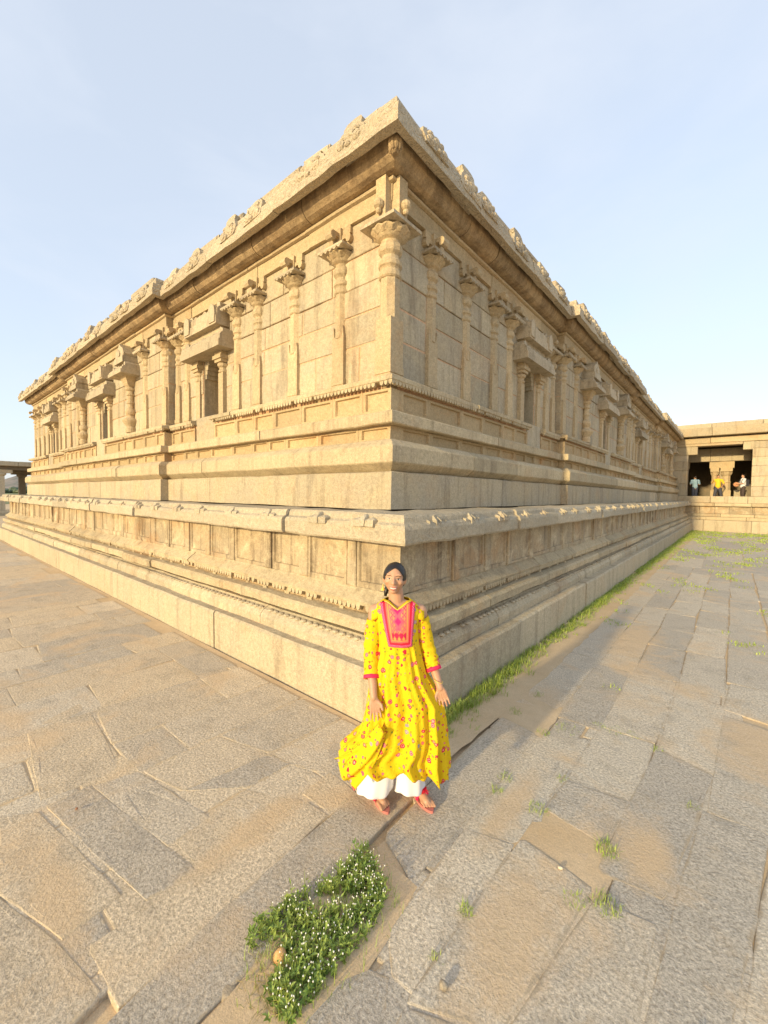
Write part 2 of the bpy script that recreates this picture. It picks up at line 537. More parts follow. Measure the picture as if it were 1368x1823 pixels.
NICHE = {'A': [(5.80, 0.0), (11.7, 0.15), (18.5, 0.0)], 'B': [(5.80, 0.0), (11.7, 0.15), (18.6, 0.0), (27.3, 0.15)]}
PILAST = {'A': [(2.2, 0), (3.22, 0), (4.22, 0), (4.88, 0), (6.86, 0), (7.30, 0), (7.63, .15), (8.75, .15), (14.5, .15), (15.45, .15), (15.85, 0), (16.9, 0), (17.6, 0), (19.5, 0), (20.3, 0), (21.2, 0), (22.0, 0)],
          'B': [(2.2, 0), (3.18, 0), (4.18, 0), (4.84, 0), (6.86, 0), (7.30, 0), (7.63, .15), (8.6, .15), (14.5, .15), (15.45, .15), (15.85, 0), (16.8, 0), (17.6, 0), (19.7, 0), (20.8, 0), (22.0, 0), (23.0, 0), (23.35, .15), (24.4, .15), (26.1, .15), (28.6, .15), (30.2, .15)]}
POTS = {'A': [(9.6, .15), (13.7, .15)], 'B': [(9.45, .15), (13.8, .15), (25.3, .15), (29.3, .15)]}

def cutout(segs, holes):
    for h0, h1 in holes:
        nx = []
        for a, b in segs:
            if h1 <= a or h0 >= b: nx.append((a, b)); continue
            if h0 - a > 0.08: nx.append((a, h0))
            if b - h1 > 0.08: nx.append((h1, b))
        segs = nx
    return segs

core = MB()
for side in 'AB':
    nich = NICHE[side]
    for bi, (S, E, off, m0, m1) in enumerate(BAYS[side]):
        rr = random.Random(100 * bi + (1 if side == 'A' else 2))
        far = S > 14
        def cs(name, prof, lo, hi, mat, **k):
            course(name, side, prof, S, E, m0, m1, joints(S, E, lo, hi, rr), DW, mat, off=off, **k)
        cs('plinth_block', PR_BLOCK, 1.3, 2.8, M_WALL, wob=0.010)
        cs('plinth_moulding', PR_KUM, 1.5, 3.2, M_BAND, wob=0.010)
        cs('band_moulding', PR_BND, 1.4, 3.0, M_BAND, wob=0.009)
        gaps = [(c - 0.34, c + 0.44) for c, o in nich if S < c < E]
        seg = cutout([(S, E)], gaps)
        for qi, (a, b) in enumerate(seg):
            first, last = a == S, b == E
            course('scalloped_moulding', side, PR_SC2, a, b, m0 if first else 0, m1 if last else 0, joints(a, b, 1.2, 2.4, rr), DW, M_BAND, off=off, wob=0.006, teeth=(1.06, 3.480, 0.034, 0.05))
        for a, b in gaps:
            block('threshold_block', side, a + 0.01, b - 0.01, 3.103, 3.585, 1.16 - off, 1.6 - off, M_WALL, wob=0.01)
        cs('recess_stone', [(1.19, 3.398), (1.19, 3.453), (1.4, 3.453), (1.4, 3.398)], 1.6, 2.8, M_CORN)  # dark colour paints the shade behind the teeth, where sun would reach
        # two rows of sunk panels
        for z0, z1, d0, hi in ((2.768, 2.948, 1.13, 0.8), (3.103, 3.395, 1.14, 0.95)):
            a0 = S + m0 * (DW - d0) + (0.16 if (side == 'B' and bi == 0) else 0) + (0.004 if m0 == 1 else 0)
            a1 = E + m1 * (DW - d0) - (0.004 if m1 == -1 else 0)
            segs = cutout([(a0, a1)], gaps if z0 > 3 else [])
            for a, b in segs:
                s = a
                while s < b - 0.02:
                    w = rr.uniform(0.45, hi) * (1.15 if far else 1)
                    if b - s - w < 0.35: w = b - s
                    panel('plinth_panel', side, s, s + w, z0, z1, d0, 0.035, 0.05, 0.03 if z0 < 3 else 0.05, 0.03, M_PANEL, off=off)
                    s += w + 0.004
                    if s >= b - 0.02: break
        # wall stones, leaving the niche open
        ins = 0.05 if (bi == 0) else 0.0
        for ci in range(5):
            z0, z1 = WALL_Z[ci] + 0.006, WALL_Z[ci + 1] - 0.006
            a0, a1 = S + (0.03 if m0 != 1 else 0.26 if off == 0 and m0 == 1 else 0), E - 0.003
            a0 = S + 0.003
            if bi == 0: a0 = 1.36
            holes = [(c - 0.33, c + 0.41) for c, o in nich if S < c < E] if z1 < 4.95 else []
            for a, b in cutout([(a0, a1)], holes):
                s = a
                while s < b - 0.02:
                    w = rr.uniform(0.45, 1.25) if not far else rr.uniform(1.2, 2.6)
                    if b - s - w < 0.32: w = b - s
                    block('wall_stone', side, s + 0.009, s + w - 0.009, z0 + .003, z1 - .003, DW - off + rr.uniform(-.006, .005), DW - off + 0.3, M_WALL, ch=0.008, wob=0.007, seed=ci)
                    s += w
        cs('beam_stone', PR_BEAM, 1.0, 1.6, M_PIL, wob=0.010)
        cs('roll_moulding', PR_ROLL, 1.2, 2.2, M_PIL, wob=0.006)
        cs('cornice_stone', PR_CORN, 0.9, 1.7, M_CORN, wob=0.014, dj=0.012, gap=0.012)
        cs('eave_stone', PR_EAVE, 1.3, 2.1, M_CARVED, wob=0.022, dj=0.022, gap=0.016, step=0.2)
        # mortar core behind the facing
        x0, x1 = S + 0.02, E - 0.02
        cuts = sorted([(c - 0.33, c + 0.41) for c, o in nich if S < c < E])
        def cb(s0, s1, d0, d1, z0, z1):
            q = [P(side, s, d, z) for z in (z0, z1) for d in (d0, d1) for s in (s0, s1)]
            core.add(q, [(0, 1, 3, 2), (4, 6, 7, 5), (0, 4, 5, 1), (2, 3, 7, 6), (0, 2, 6, 4), (1, 5, 7, 3)])
        di = DW - off + 0.011
        cb(x0, x1, di - 0.13, 2.6, 2.0, 3.46)
        cb(x0, x1, di + 0.02, 2.6, 4.86, 6.33)
        lastx = x0
        for a, b in cuts:
            cb(lastx, a, di, 2.55, 3.47, 4.85); lastx = b
        cb(lastx, x1, di, 2.55, 3.47, 4.85)
core.build('rubble_core', M_MORTAR, temple)
# inner mass and roof deck
mass = MB()
mass.box(-LA + 0.45, -0.45, 0.45, 12.0, -0.1, 1.88)
mass.box(-12.0, -0.45, 0.452, LB + 3, -0.1, 1.882)
mass.box(-22.05, -1.95, 1.95, 12.0, 1.7, 6.42)
mass.box(-12.0, -1.952, 1.952, LB + 3, 1.7, 6.422)
mass.build('roof_slab', M_EAVE, temple)

# ------------------------------------------------------------------ pilasters
def pil_shaft():
    mb = MB()
    mb.box(-0.13, 0.13, -0.055, 0.12, 3.595, 4.28)
    mb.box(-0.142, 0.142, -0.066, 0.12, 3.62, 3.70)
    # carved flames at the corners of the square part
    mb.prism([(-0.13, 4.26), (-0.08, 4.26), (-0.105, 4.42)], -0.05, 0.1)
    mb.prism([(0.08, 4.26), (0.13, 4.26), (0.105, 4.42)], -0.05, 0.1)
    mb.prism([(-0.04, 4.26), (0.04, 4.26), (0.0, 4.40)], -0.066, 0.1)
    mb.lathe([(0.128, 4.27), (0.126, 4.86)], 8, 0, 0.055, PI / 8)
    mb.lathe([(0.128, 4.86), (0.142, 4.875), (0.142, 4.905), (0.128, 4.92), (0.120, 4.95), (0.128, 4.965), (0.146, 4.98), (0.146, 5.015), (0.132, 5.03), (0.115, 5.045), (0.108, 5.085), (0.122, 5.10)], 16, 0, 0.055)
    mb.lathe([(0.122, 5.10), (0.150, 5.125), (0.158, 5.165), (0.150, 5.205), (0.122, 5.235)], 10, 0, 0.055)
    return mb
def pil_capital():
    mb = MB()
    mb.lathe([(0.112, 5.232), (0.122, 5.26), (0.165, 5.285), (0.185, 5.31), (0.20, 5.325), (0.255, 5.375), (0.262, 5.392), (0.2, 5.395)], 20, 0, 0.055, scallop={4: 0.012, 5: 0.026, 6: 0.026})
    return mb
def pil_abacus():
    mb = MB()
    a, y0, y1 = 0.285, -0.235, 0.12
    mb.box(-a, a, y0, y1, 5.392, 5.425)
    vs = [(-a, y0, 5.425), (a, y0, 5.425), (a, y1, 5.425), (-a, y1, 5.425), (-0.15, y0 + .15, 5.475), (0.15, y0 + .15, 5.475), (0.15, y1, 5.475), (-0.15, y1, 5.475)]
    mb.add(vs, [(0, 1, 5, 4), (1, 2, 6, 5), (2, 3, 7, 6), (3, 0, 4, 7), (4, 5, 6, 7)])
    # little leaf points on the rim
    for i in range(-2, 3):
        mb.prism([(i * 0.10 - 0.05, 5.392), (i * 0.10 + 0.05, 5.392), (i * 0.10, 5.362)], y0 + 0.004, y0 + 0.05)
    return mb
def pil_bracket():
    mb = MB()
    mb.box(-0.10, 0.10, -0.10, 0.12, 5.47, 5.70)
    mb.box(-0.27, 0.27, -0.055, 0.10, 5.60, 5.698)
    curl = [(0.09, 5.60), (0.25, 5.60), (0.285, 5.57), (0.29, 5.53), (0.265, 5.495), (0.225, 5.485), (0.195, 5.505), (0.19, 5.535), (0.155, 5.55), (0.09, 5.53)]
    for sx in (-1, 1): mb.prism([(sx * x, z) for x, z in curl], -0.075, 0.08)
    mb.prism([(x - 0.02, z + .03) for x, z in curl], -0.075, 0.075, Matrix.Rotation(-PI / 2, 4, 'Z'))
    return mb
ME_SH, ME_CP = pil_shaft().mesh('pilaster', M_PIL), pil_capital().mesh('capital', M_PIL)
ME_AB, ME_BR = pil_abacus().mesh('abacus', M_EAVE), pil_bracket().mesh('bracket', M_PIL)
def pilaster(M):
    p = link('pilaster', ME_SH, temple, M)
    for nm, me in (('capital', ME_CP), ('abacus', ME_AB), ('bracket', ME_BR)): link(nm, me, p)
    return p
for side in 'AB':
    for i, (s, off) in enumerate(PILAST[side]):
        pilaster(xf(side, s, DW - off, R.uniform(-0.004, 0.004)) @ Matrix.Diagonal((0.86, 0.90, 1, 1)))
# the corner pillar: whole shaft, square foot, one abacus, brackets both ways
mb = MB()
c = (-1.345, 1.345)
KC = 0.80
def cbx(mb, h, z0, z1, M=None): mb.box(c[0] - h * KC, c[0] + h * KC, c[1] - h * KC, c[1] + h * KC, z0, z1)
def kc(pr, f=KC): return [(r * f, z) for r, z in pr]
cbx(mb, 0.155, 3.595, 4.30)
cbx(mb, 0.168, 3.62, 3.71)
mb.lathe(kc([(0.165, 4.29), (0.16, 4.80)]), 8, c[0], c[1], PI / 8)
mb.lathe(kc([(0.165, 4.80), (0.185, 4.82), (0.185, 4.86), (0.165, 4.88), (0.155, 4.91), (0.165, 4.93), (0.188, 4.95), (0.188, 5.0), (0.165, 5.02), (0.145, 5.045), (0.138, 5.08), (0.155, 5.095)]), 16, c[0], c[1])
mb.lathe(kc([(0.155, 5.095), (0.185, 5.12), (0.195, 5.165), (0.185, 5.205), (0.15, 5.235)]), 10, c[0], c[1])
cp = mb.build('corner_pillar', M_PIL, temple)
mb = MB()
mb.lathe(kc([(0.14, 5.232), (0.15, 5.26), (0.20, 5.285), (0.23, 5.31), (0.245, 5.325), (0.305, 5.375), (0.312, 5.392), (0.2, 5.395)]), 24, c[0], c[1], scallop={4: 0.012, 5: 0.030, 6: 0.030})
mb.build('capital', M_PIL, cp)
mb = MB()
h = 0.345
cbx(mb, h, 5.392, 5.43)
h *= KC
vs = [(c[0] + x * h, c[1] + y * h, 5.43) for x, y in ((-1, -1), (1, -1), (1, 1), (-1, 1))] + [(c[0] + x * .17, c[1] + y * .17, 5.485) for x, y in ((-1, -1), (1, -1), (1, 1), (-1, 1))]
mb.add(vs, [(0, 1, 5, 4), (1, 2, 6, 5), (2, 3, 7, 6), (3, 0, 4, 7), (4, 5, 6, 7)])
mb.build('abacus', M_EAVE, cp)
mb = MB()
for dx, dy in ((0, -1), (1, 0)):
    ctr = Vector((c[0] + dx * 0.12, c[1] + dy * 0.12, 0))
    mb.box(ctr.x - 0.078, ctr.x + 0.078, ctr.y - 0.078, ctr.y + 0.078, 5.48 + 0.003 * dx, 5.955)
    mb.ball((c[0] + dx * 0.235, c[1] + dy * 0.235, 5.62), 0.065, 0.065, 0.065, n=10, m=6)
    mb.ball((c[0] + dx * 0.235, c[1] + dy * 0.235, 5.545), 0.038, n=8, m=5)
mb.build('bracket', M_PIL, cp)
# lotus bud under the cornice at the corner
mb = MB()
for i in range(9):
    a = 2 * PI * i / 9
    mb.ball((-1.02 + 0.055 * math.cos(a), 1.02 + 0.055 * math.sin(a), 6.10), 0.034, 0.034, 0.105, n=7, m=6)
mb.ball((-1.02, 1.02, 6.005), 0.055, 0.055, 0.03, n=8, m=5)
mb.build('lotus_bud', M_CORN, temple)

# ------------------------------------------------------------------ niches and pot pilasters
def niche_pillar():
    mb = MB()
    mb.box(-0.085, 0.085, -0.075, 0.06, 3.592, 4.36)
    mb.lathe([(0.082, 4.36), (0.095, 4.375), (0.095, 4.40), (0.078, 4.415), (0.078, 4.45), (0.11, 4.475), (0.115, 4.51), (0.09, 4.545)], 10, 0, -0.01)
    mb.box(-0.12, 0.12, -0.13, 0.06, 4.545, 4.60)
    mb.box(-0.15, 0.15, -0.16, 0.06, 4.60, 4.665)
    mb.box(-0.125, 0.125, -0.13, 0.06, 4.665, 4.735)
    return mb.mesh('niche_pillar', M_PIL)
def crenel_box(hw, z0, z1, yf, name, top=True):
    """a long stone: flat soffit, face leaning back a little, worn crest"""
    mb = MB()
    prof = [(yf, z0), (yf, z0 + (z1 - z0) * 0.45), (yf + 0.025, z0 + (z1 - z0) * 0.5), (yf + 0.03, z1 - 0.05), (yf + 0.07, z1), (0.15, z1), (0.15, z0 - 0.001)]
    n = len(prof)
    st = [-hw, -hw * 0.5, 0, hw * 0.5, hw]
    vs = [jit((x, y, z), 0.005, 4) for x in st for y, z in prof]
    fs = [tuple(range(n)), tuple((len(st) - 1) * n + i for i in range(n - 1, -1, -1))]
    for i in range(len(st) - 1):
        for v in range(n):
            w = (v + 1) % n
            fs.append((i * n + v, i * n + w, (i + 1) * n + w, (i + 1) * n + v))
    mb.add(vs, fs)
    if top:
        k = 7
        for i in range(k):
            x = -hw + hw * 2 * (i + 0.5) / k
            hgt = (0.10, 0.06, 0.045, 0.07, 0.04, 0.06, 0.11)[i]
            w = hw / k * 0.8
            mb.prism([(x - w, z1 - 0.01), (x + w, z1 - 0.01), (x + w * 0.9, z1 + hgt * 0.6), (x, z1 + hgt), (x - w * 0.9, z1 + hgt * 0.6)], yf + 0.10, 0.10)
    return mb
ME_NP = niche_pillar()
ME_LINT = crenel_box(0.78, 4.738, 5.0, -0.30, 'niche_lintel').mesh('niche_lintel', M_EAVE)
def shala():
    mb = crenel_box(0.63, 5.17, 5.50, -0.27, 'niche_crest')
    mb.box(-0.56, 0.56, -0.14, 0.12, 4.99, 5.18)
    for x in (-0.5, 0.5):
        mb.prism([(x - 0.10, 5.20), (x + 0.10, 5.20), (x + 0.12, 5.36), (x + 0.10, 5.47), (x, 5.535), (x - 0.10, 5.47), (x - 0.12, 5.36)], -0.29, 0.05)
    return mb.mesh('niche_crest', M_EAVE)
ME_SHA = shala()
def niche_back(m):
    """lining of the recess; m = +1 / -1 puts the near jamb on the side of the viewer's corner"""
    mb = MB()
    def bx(a, b, *r): mb.box(min(m * a, m * b), max(m * a, m * b), *r)
    bx(-0.34, 0.42, 0.62, 0.72, 3.50, 4.9)
    bx(-0.345, -0.318, 0.02, 0.65, 3.50, 4.86)
    bx(0.398, 0.425, 0.02, 0.65, 3.50, 4.86)
    bx(-0.34, 0.42, 0.00, 0.65, 4.742, 4.88)
    bx(-0.34, 0.42, 0.00, 0.65, 3.48, 3.588)
    # corbelled, lobed head of the opening
    for sx, e in ((-1, 0.317), (1, 0.397)):
        for k in range(4):
            w = 0.17 - 0.04 * k
            bx(sx * e, sx * (e - w), 0.03 + .004 * k, 0.30, 4.740 - 0.085 * (k + 1), 4.740 - 0.085 * k - 0.004)
    return mb.mesh('niche', M_WALL)
ME_NB = {'A': niche_back(-1), 'B': niche_back(1)}
for side in 'AB':
    m = -1 if side == 'A' else 1
    for cs_, off in NICHE[side]:
        nb = link('niche', ME_NB[side], temple, xf(side, cs_, DW - off))
        for sx, dy in ((-0.43, 0.0), (0.56, 0.035)): link('niche_pillar', ME_NP, nb, Matrix.Translation((m * sx, dy, 0)))
        link('niche_lintel', ME_LINT, nb)
        link('niche_crest', ME_SHA, nb)

def pot():
    mb = MB()
    mb.lathe([(0.12, 3.59), (0.13, 3.70), (0.11, 3.74), (0.15, 3.80), (0.195, 3.87), (0.20, 3.90), (0.16, 3.93), (0.11, 3.97), (0.09, 4.01), (0.12, 4.05), (0.135, 4.10), (0.115, 4.17), (0.08, 4.20)], 16, 0, -0.06)
    mb.lathe([(0.072, 4.19), (0.072, 4.30), (0.095, 4.32), (0.095, 4.35), (0.074, 4.37), (0.072, 4.50), (0.10, 4.52), (0.10, 4.55), (0.076, 4.57), (0.076, 4.62), (0.12, 4.65), (0.13, 4.69), (0.095, 4.72)], 12, 0, -0.06)
    return mb.mesh('pot_pilaster', M_PIL)
def pot_cap():
    mb = MB()
    mb.lathe([(0.10, 4.715), (0.16, 4.76), (0.20, 4.80), (0.20, 4.83), (0.30, 4.95), (0.33, 4.965)], 4, 0, -0.04, PI / 4)
    return mb.mesh('capital', M_PIL)
ME_PT, ME_PC = pot(), pot_cap()
ME_PE = crenel_box(0.46, 4.955, 5.13, -0.42, 'pot_eave').mesh('pot_eave', M_EAVE)
def kuta():
    mb = MB()
    mb.box(-0.22, 0.22, -0.20, 0.1, 5.12, 5.27)
    mb.box(-0.31, 0.31, -0.33, 0.1, 5.255, 5.40)
    mb.prism([(-0.26, 5.39), (0.26, 5.39), (0.30, 5.47), (0.22, 5.60), (0.08, 5.66), (0.0, 5.74), (-0.08, 5.66), (-0.22, 5.60), (-0.30, 5.47)], -0.30, 0.06)
    mb.prism([(-0.06, 5.42), (0.06, 5.42), (0.08, 5.50), (0, 5.58), (-0.08, 5.50)], -0.325, -0.2)
    return mb.mesh('pot_crest', M_EAVE)
ME_PK = kuta()
for side in 'AB':
    for s, off in POTS[side]:
        p = link('pot_pilaster', ME_PT, temple, xf(side, s, DW - off))
        for nm, me in (('capital', ME_PC), ('pot_eave', ME_PE), ('pot_crest', ME_PK)): link(nm, me, p)

# ------------------------------------------------------------------ carved arches along the eave
def nasi(k):
    mb = MB()
    rr = random.Random(k)
    o = [(-0.20, 6.19), (0.20, 6.19), (0.235, 6.25), (0.235, 6.33), (0.20, 6.41), (0.15, 6.46), (0.135, 6.49), (0.14, 6.56), (0.10, 6.605), (0.0, 6.615), (-0.10, 6.605), (-0.14, 6.56), (-0.135, 6.49), (-0.15, 6.46), (-0.20, 6.41), (-0.235, 6.33), (-0.235, 6.25)]
    o = [(x * rr.uniform(0.9, 1.08), z + (rr.uniform(-.015, .012) if z > 6.3 else 0) - (0.06 * (k % 3) if z > 6.5 else 0)) for x, z in o]
    sh = Matrix.Shear('XY', 4, (0, 0))
    def lean(x, y, z): return Vector((x, y + max(0, z - 6.17) * 0.20, z))
    n = len(o)
    vs = [lean(x, -0.032, z) for x, z in o] + [lean(x, 0.14, z) for x, z in o]
    mb.add(vs, [tuple(range(n)), tuple(range(2 * n - 1, n - 1, -1))] + [(j, j + n, (j + 1) % n + n, (j + 1) % n) for j in range(n)])
    # raised scrolls and a boss
    for x, z, r in ((-0.12, 6.27, 0.07), (0.12, 6.27, 0.07), (0, 6.34, 0.085), (-0.10, 6.39, 0.045), (0.10, 6.39, 0.045), (0, 6.22, 0.04)):
        p = lean(x, -0.034, z)
        mb.ball(p, r, 0.03, r, n=9, m=5)
    return mb.mesh('eave_ornament', M_CARVED)
ME_NS = [nasi(k) for k in range(5)]
ei = 0
for side in 'AB':
    for (S, E, off, m0, m1) in BAYS[side]:
        s = S + m0 * 0.45 + 0.62
        while s < E + m1 * 0.4 - 0.15:
            o = link('eave_ornament', ME_NS[ei % 5], temple, xf(side, s, 0.83 - off, R.uniform(-0.03, 0.03)) @ Matrix.Rotation(R.uniform(-0.04, 0.04), 4, 'Y') @ Matrix.Translation((0, 0, 6.2)) @ Matrix.Diagonal((R.uniform(1.0, 1.3), 1.3, R.uniform(.84, 1.06), 1)) @ Matrix.Translation((0, 0, -6.2)))
            ei += 1
            s += R.uniform(0.75, 1.15)
    # broken upper course lying on the roof edge
    rr = random.Random(3 if side == 'A' else 8)
    for (S, E, off, m0, m1) in BAYS[side]:
        s = S + m0 * 0.2 + 0.15
        while s < E - 0.3:
            w = rr.uniform(0.45, 1.3)
            if rr.random() < 0.85:
                block('parapet_block', side, s, min(s + w, E), 6.503, 6.585 + rr.uniform(0, 0.085), 0.94 - off + rr.uniform(0, .05), 1.6 - off, M_CARVED, ch=0.03, wob=0.03)
            s += w + rr.uniform(0.02, 0.3)
# ------------------------------------------------------------------ ground, paving
def soil_mat():
    m, n, b = new_mat('sandy_soil')
    g = N(n, 'ShaderNodeNewGeometry')
    p = g.outputs['Position']
    col = mixc(n, rng(n, ntex(n, p, 1.3, 6, 0.65), 0.35, 0.65), (0.66, 0.51, 0.33), (0.57, 0.42, 0.25))
    col = mixc(n, rng(n, ntex(n, p, 9, 5, 0.7), 0.45, 0.7, 0, 0.5), col, (0.54, 0.42, 0.27))
    col = mixc(n, 1.0, col, mixc(n, rng(n, ntex(n, p, 110, 3, 0.8), 0.3, 0.7), (0.80, 0.79, 0.78), (1.14, 1.13, 1.12)), 'MULTIPLY')
    n.links.new(col, b.inputs['Base Color'])
    b.inputs['Roughness'].default_value = 0.95
    b.inputs['Specular IOR Level'].default_value = 0.1
    ch = bump(n, b, ntex(n, p, 14, 5, 0.7), 0.5, 0.012)
    bump(n, b, ntex(n, p, 90, 3, 0.8), 0.5, 0.004, ch)
    return m
def slab_mat():
    m, n, b = new_mat('paving_granite')
    g = N(n, 'ShaderNodeNewGeometry')
    p = g.outputs['Position']
    oi = N(n, 'ShaderNodeObjectInfo')
    rnd = oi.outputs['Random']
    sx = N(n, 'ShaderNodeSeparateXYZ')
    n.links.new(p, sx.inputs[0])
    # warmer, dustier stone west of the corner, greyer granite on the east court
    warm = rng(n, math_(n, 'ADD', sx.outputs['X'], math_(n, 'MULTIPLY', ntex(n, p, 0.7, 3), 0.8)), 0.3, 1.5)
    c = mixc(n, warm, (0.68, 0.56, 0.395), (0.61, 0.55, 0.45))
    c = mixc(n, rng(n, rnd, 0, 1, 0.0, 0.95), c, (0.46, 0.42, 0.36))
    r2 = math_(n, 'FRACT', math_(n, 'MULTIPLY', rnd, 5.17))
    c = mixc(n, rng(n, r2, 0.55, 1.0, 0.0, 0.55), c, (0.74, 0.65, 0.51))
    # chiselled, pitted surface: pale crests, darker pits
    pit = ntex(n, p, 58, 6, 0.70, 0.0)
    c = mixc(n, 1.0, c, mixc(n, rng(n, pit, 0.36, 0.64), (0.64, 0.62, 0.59), (1.27, 1.26, 1.24)), 'MULTIPLY')
    c = mixc(n, 1.0, c, mixc(n, rng(n, ntex(n, p, 150, 2, 0.7), 0.3, 0.7), (0.80, 0.79, 0.78), (1.18, 1.17, 1.16)), 'MULTIPLY')
    c = mixc(n, rng(n, ntex(n, p, 3.4, 6, 0.7), 0.52, 0.75, 0, 0.45), c, (0.22, 0.19, 0.15))
    # blown sand lying on the stone
    sand = ntex(n, p, 1.05, 6, 0.66, 0.7)
    c = mixc(n, rng(n, sand, 0.52, 0.66, 0.0, 0.72), c, mixc(n, ntex(n, p, 30, 3), (0.66, 0.46, 0.265), (0.68, 0.52, 0.33)))
    # drifts of orange sand in known places, thinning out raggedly
    drift = None
    for (cx, cy, rx, ry) in ((1.30, -.85, .20, .48), (2.3, 2.0, .34, .6), (1.9, -1.2, .22, .3), (.62, 1.3, .26, .7), (1.75, .1, .12, .3), (.98, -.1, .10, .5), (3.2, 4.6, .5, .9), (1.0, 4.2, .35, 1.1), (-.55, -2.25, .5, .12), (-.15, -1.3, .12, .5)):
        mp_ = N(n, 'ShaderNodeMapping')
        mp_.vector_type = 'TEXTURE'
        mp_.inputs['Location'].default_value = (cx, cy, 0)
        mp_.inputs['Scale'].default_value = (rx, ry, 1)
        n.links.new(p, mp_.inputs['Vector'])
        ln = N(n, 'ShaderNodeVectorMath')
        ln.operation = 'LENGTH'
        n.links.new(mp_.outputs[0], ln.inputs[0])
        drift = ln.outputs['Value'] if drift is None else math_(n, 'MINIMUM', drift, ln.outputs['Value'])
    drift = math_(n, 'ADD', drift, math_(n, 'MULTIPLY', math_(n, 'SUBTRACT', ntex(n, p, 5.5, 6, 0.72), 0.5), 1.6))
    c = mixc(n, rng(n, drift, 1.20, 0.50, 0.0, 0.66), c, mixc(n, ntex(n, p, 40, 4), (0.60, 0.41, 0.225), (0.70, 0.53, 0.33)))
    at = N(n, 'ShaderNodeAttribute')
    at.attribute_name = 'edge'
    ed = math_(n, 'ADD', at.outputs['Fac'], math_(n, 'MULTIPLY', math_(n, 'SUBTRACT', ntex(n, p, 7.5, 5, 0.7), 0.5), 2.6))
    c = mixc(n, rng(n, ed, 0.75, 1.15, 0.0, 0.85), c, mixc(n, warm, (0.58, 0.46, 0.30), (0.42, 0.34, 0.24)))
    sand2 = ntex(n, p, 4.2, 5, 0.7, 0.5)
    c = mixc(n, rng(n, sand2, 0.55, 0.72, 0.0, 0.40), c, (0.51, 0.39, 0.24))
    n.links.new(c, b.inputs['Base Color'])
    b.inputs['Roughness'].default_value = 0.9
    b.inputs['Specular IOR Level'].default_value = 0.25
    ch = bump(n, b, ntex(n, p, 5, 5, 0.6), 0.5, 0.03)
    ch = bump(n, b, pit, 0.9, 0.012, ch)
    bump(n, b, ntex(n, p, 130, 3, 0.75), 0.5, 0.004, ch)
    return m
M_SOIL, M_SLAB = soil_mat(), slab_mat()
mg, ng, bgm = new_mat('dry_grassland')
gp = N(ng, 'ShaderNodeNewGeometry').outputs['Position']
ng.links.new(mixc(ng, rng(ng, ntex(ng, gp, 0.05, 6, 0.6), 0.35, 0.65), (0.11, 0.15, 0.045), (0.22, 0.20, 0.085)), bgm.inputs['Base Color'])
bgm.inputs['Roughness'].default_value = 1.0

mb = MB()
k = 72
rad = (0.0, 12, 40, 90, 400, 3500)
vs = [(0, 0, -0.035)]
for r in rad[1:]:
    vs += [(r * math.cos(2 * PI * i / k), r * math.sin(2 * PI * i / k), -0.035) for i in range(k)]
fs = [(0, 1 + i, 1 + (i + 1) % k) for i in range(k)]
for q in range(len(rad) - 2):
    for i in range(k):
        j = (i + 1) % k
        fs.append((1 + q * k + i, 1 + (q + 1) * k + i, 1 + (q + 1) * k + j, 1 + q * k + j))
mb.add(vs, fs)
tag(mb.build('ground', M_SOIL), kind='structure')
mb = MB()
vs, fs = [], []
for q, r in enumerate((85, 400, 3000)):
    vs += [(r * math.cos(2 * PI * i / k), r * math.sin(2 * PI * i / k), -0.012) for i in range(k)]
for q in range(2):
    for i in range(k):
        j = (i + 1) % k
        fs.append((q * k + i, (q + 1) * k + i, (q + 1) * k + j, q * k + j))
mb.add(vs, fs)
tag(mb.build('field', mg), kind='structure')

def sheet(name, poly, z, wob=0.02, step=0.12):
    """a thin spread of blown sand or soil with a ragged outline"""
    pts = []
    for i in range(len(poly)):
        a, b = poly[i], poly[(i + 1) % len(poly)]
        m = max(1, int(math.hypot(b[0] - a[0], b[1] - a[1]) / step))
        for j in range(m):
            x, y = a[0] + (b[0] - a[0]) * j / m, a[1] + (b[1] - a[1]) * j / m
            pts.append((x + wob * noise.noise((x * 7, y * 7, 3)), y + wob * noise.noise((x * 7, y * 7, 8)), z))
    tag(MB().add(pts, [tuple(range(len(pts)))]).build(name, M_SOIL), kind='structure')
sheet('sand', [(-24, -6), (0.095, -6), (0.10, -0.02), (-24, -0.02)], -0.0065, 0, 3)
sheet('sand', [(0.005, -0.06), (0.40, -0.06), (0.435, 1.0), (0.46, 1.5), (0.45, 12), (0.5, 20), (0.6, 31), (0.005, 31)], 0.0024, 0.05, 0.15)
sheet('sand', [(0.53, -2.3), (0.92, -2.3), (0.90, -1.4), (0.84, -0.97), (0.50, -0.95), (0.47, -1.5), (0.515, -1.85)], 0.0005)
sheet('sand', [(1.10, -0.40), (1.62, -0.44), (1.60, 0.02), (1.12, 0.06)], -0.0015, 0.03, 0.08)
sheet('sand', [(0.40, 0.90), (0.86, 0.85), (0.84, 1.5), (0.40, 1.5)], 0.0005, 0.05, 0.08)
sheet('sand', [(0.50, -4.5), (8, -4.5), (8, 31.3), (0.50, 31.3)], -0.013, 0, 4)
pave = empty('pavement', (0, 0, 0), kind='structure')
RS = random.Random(42)
slabs = 0
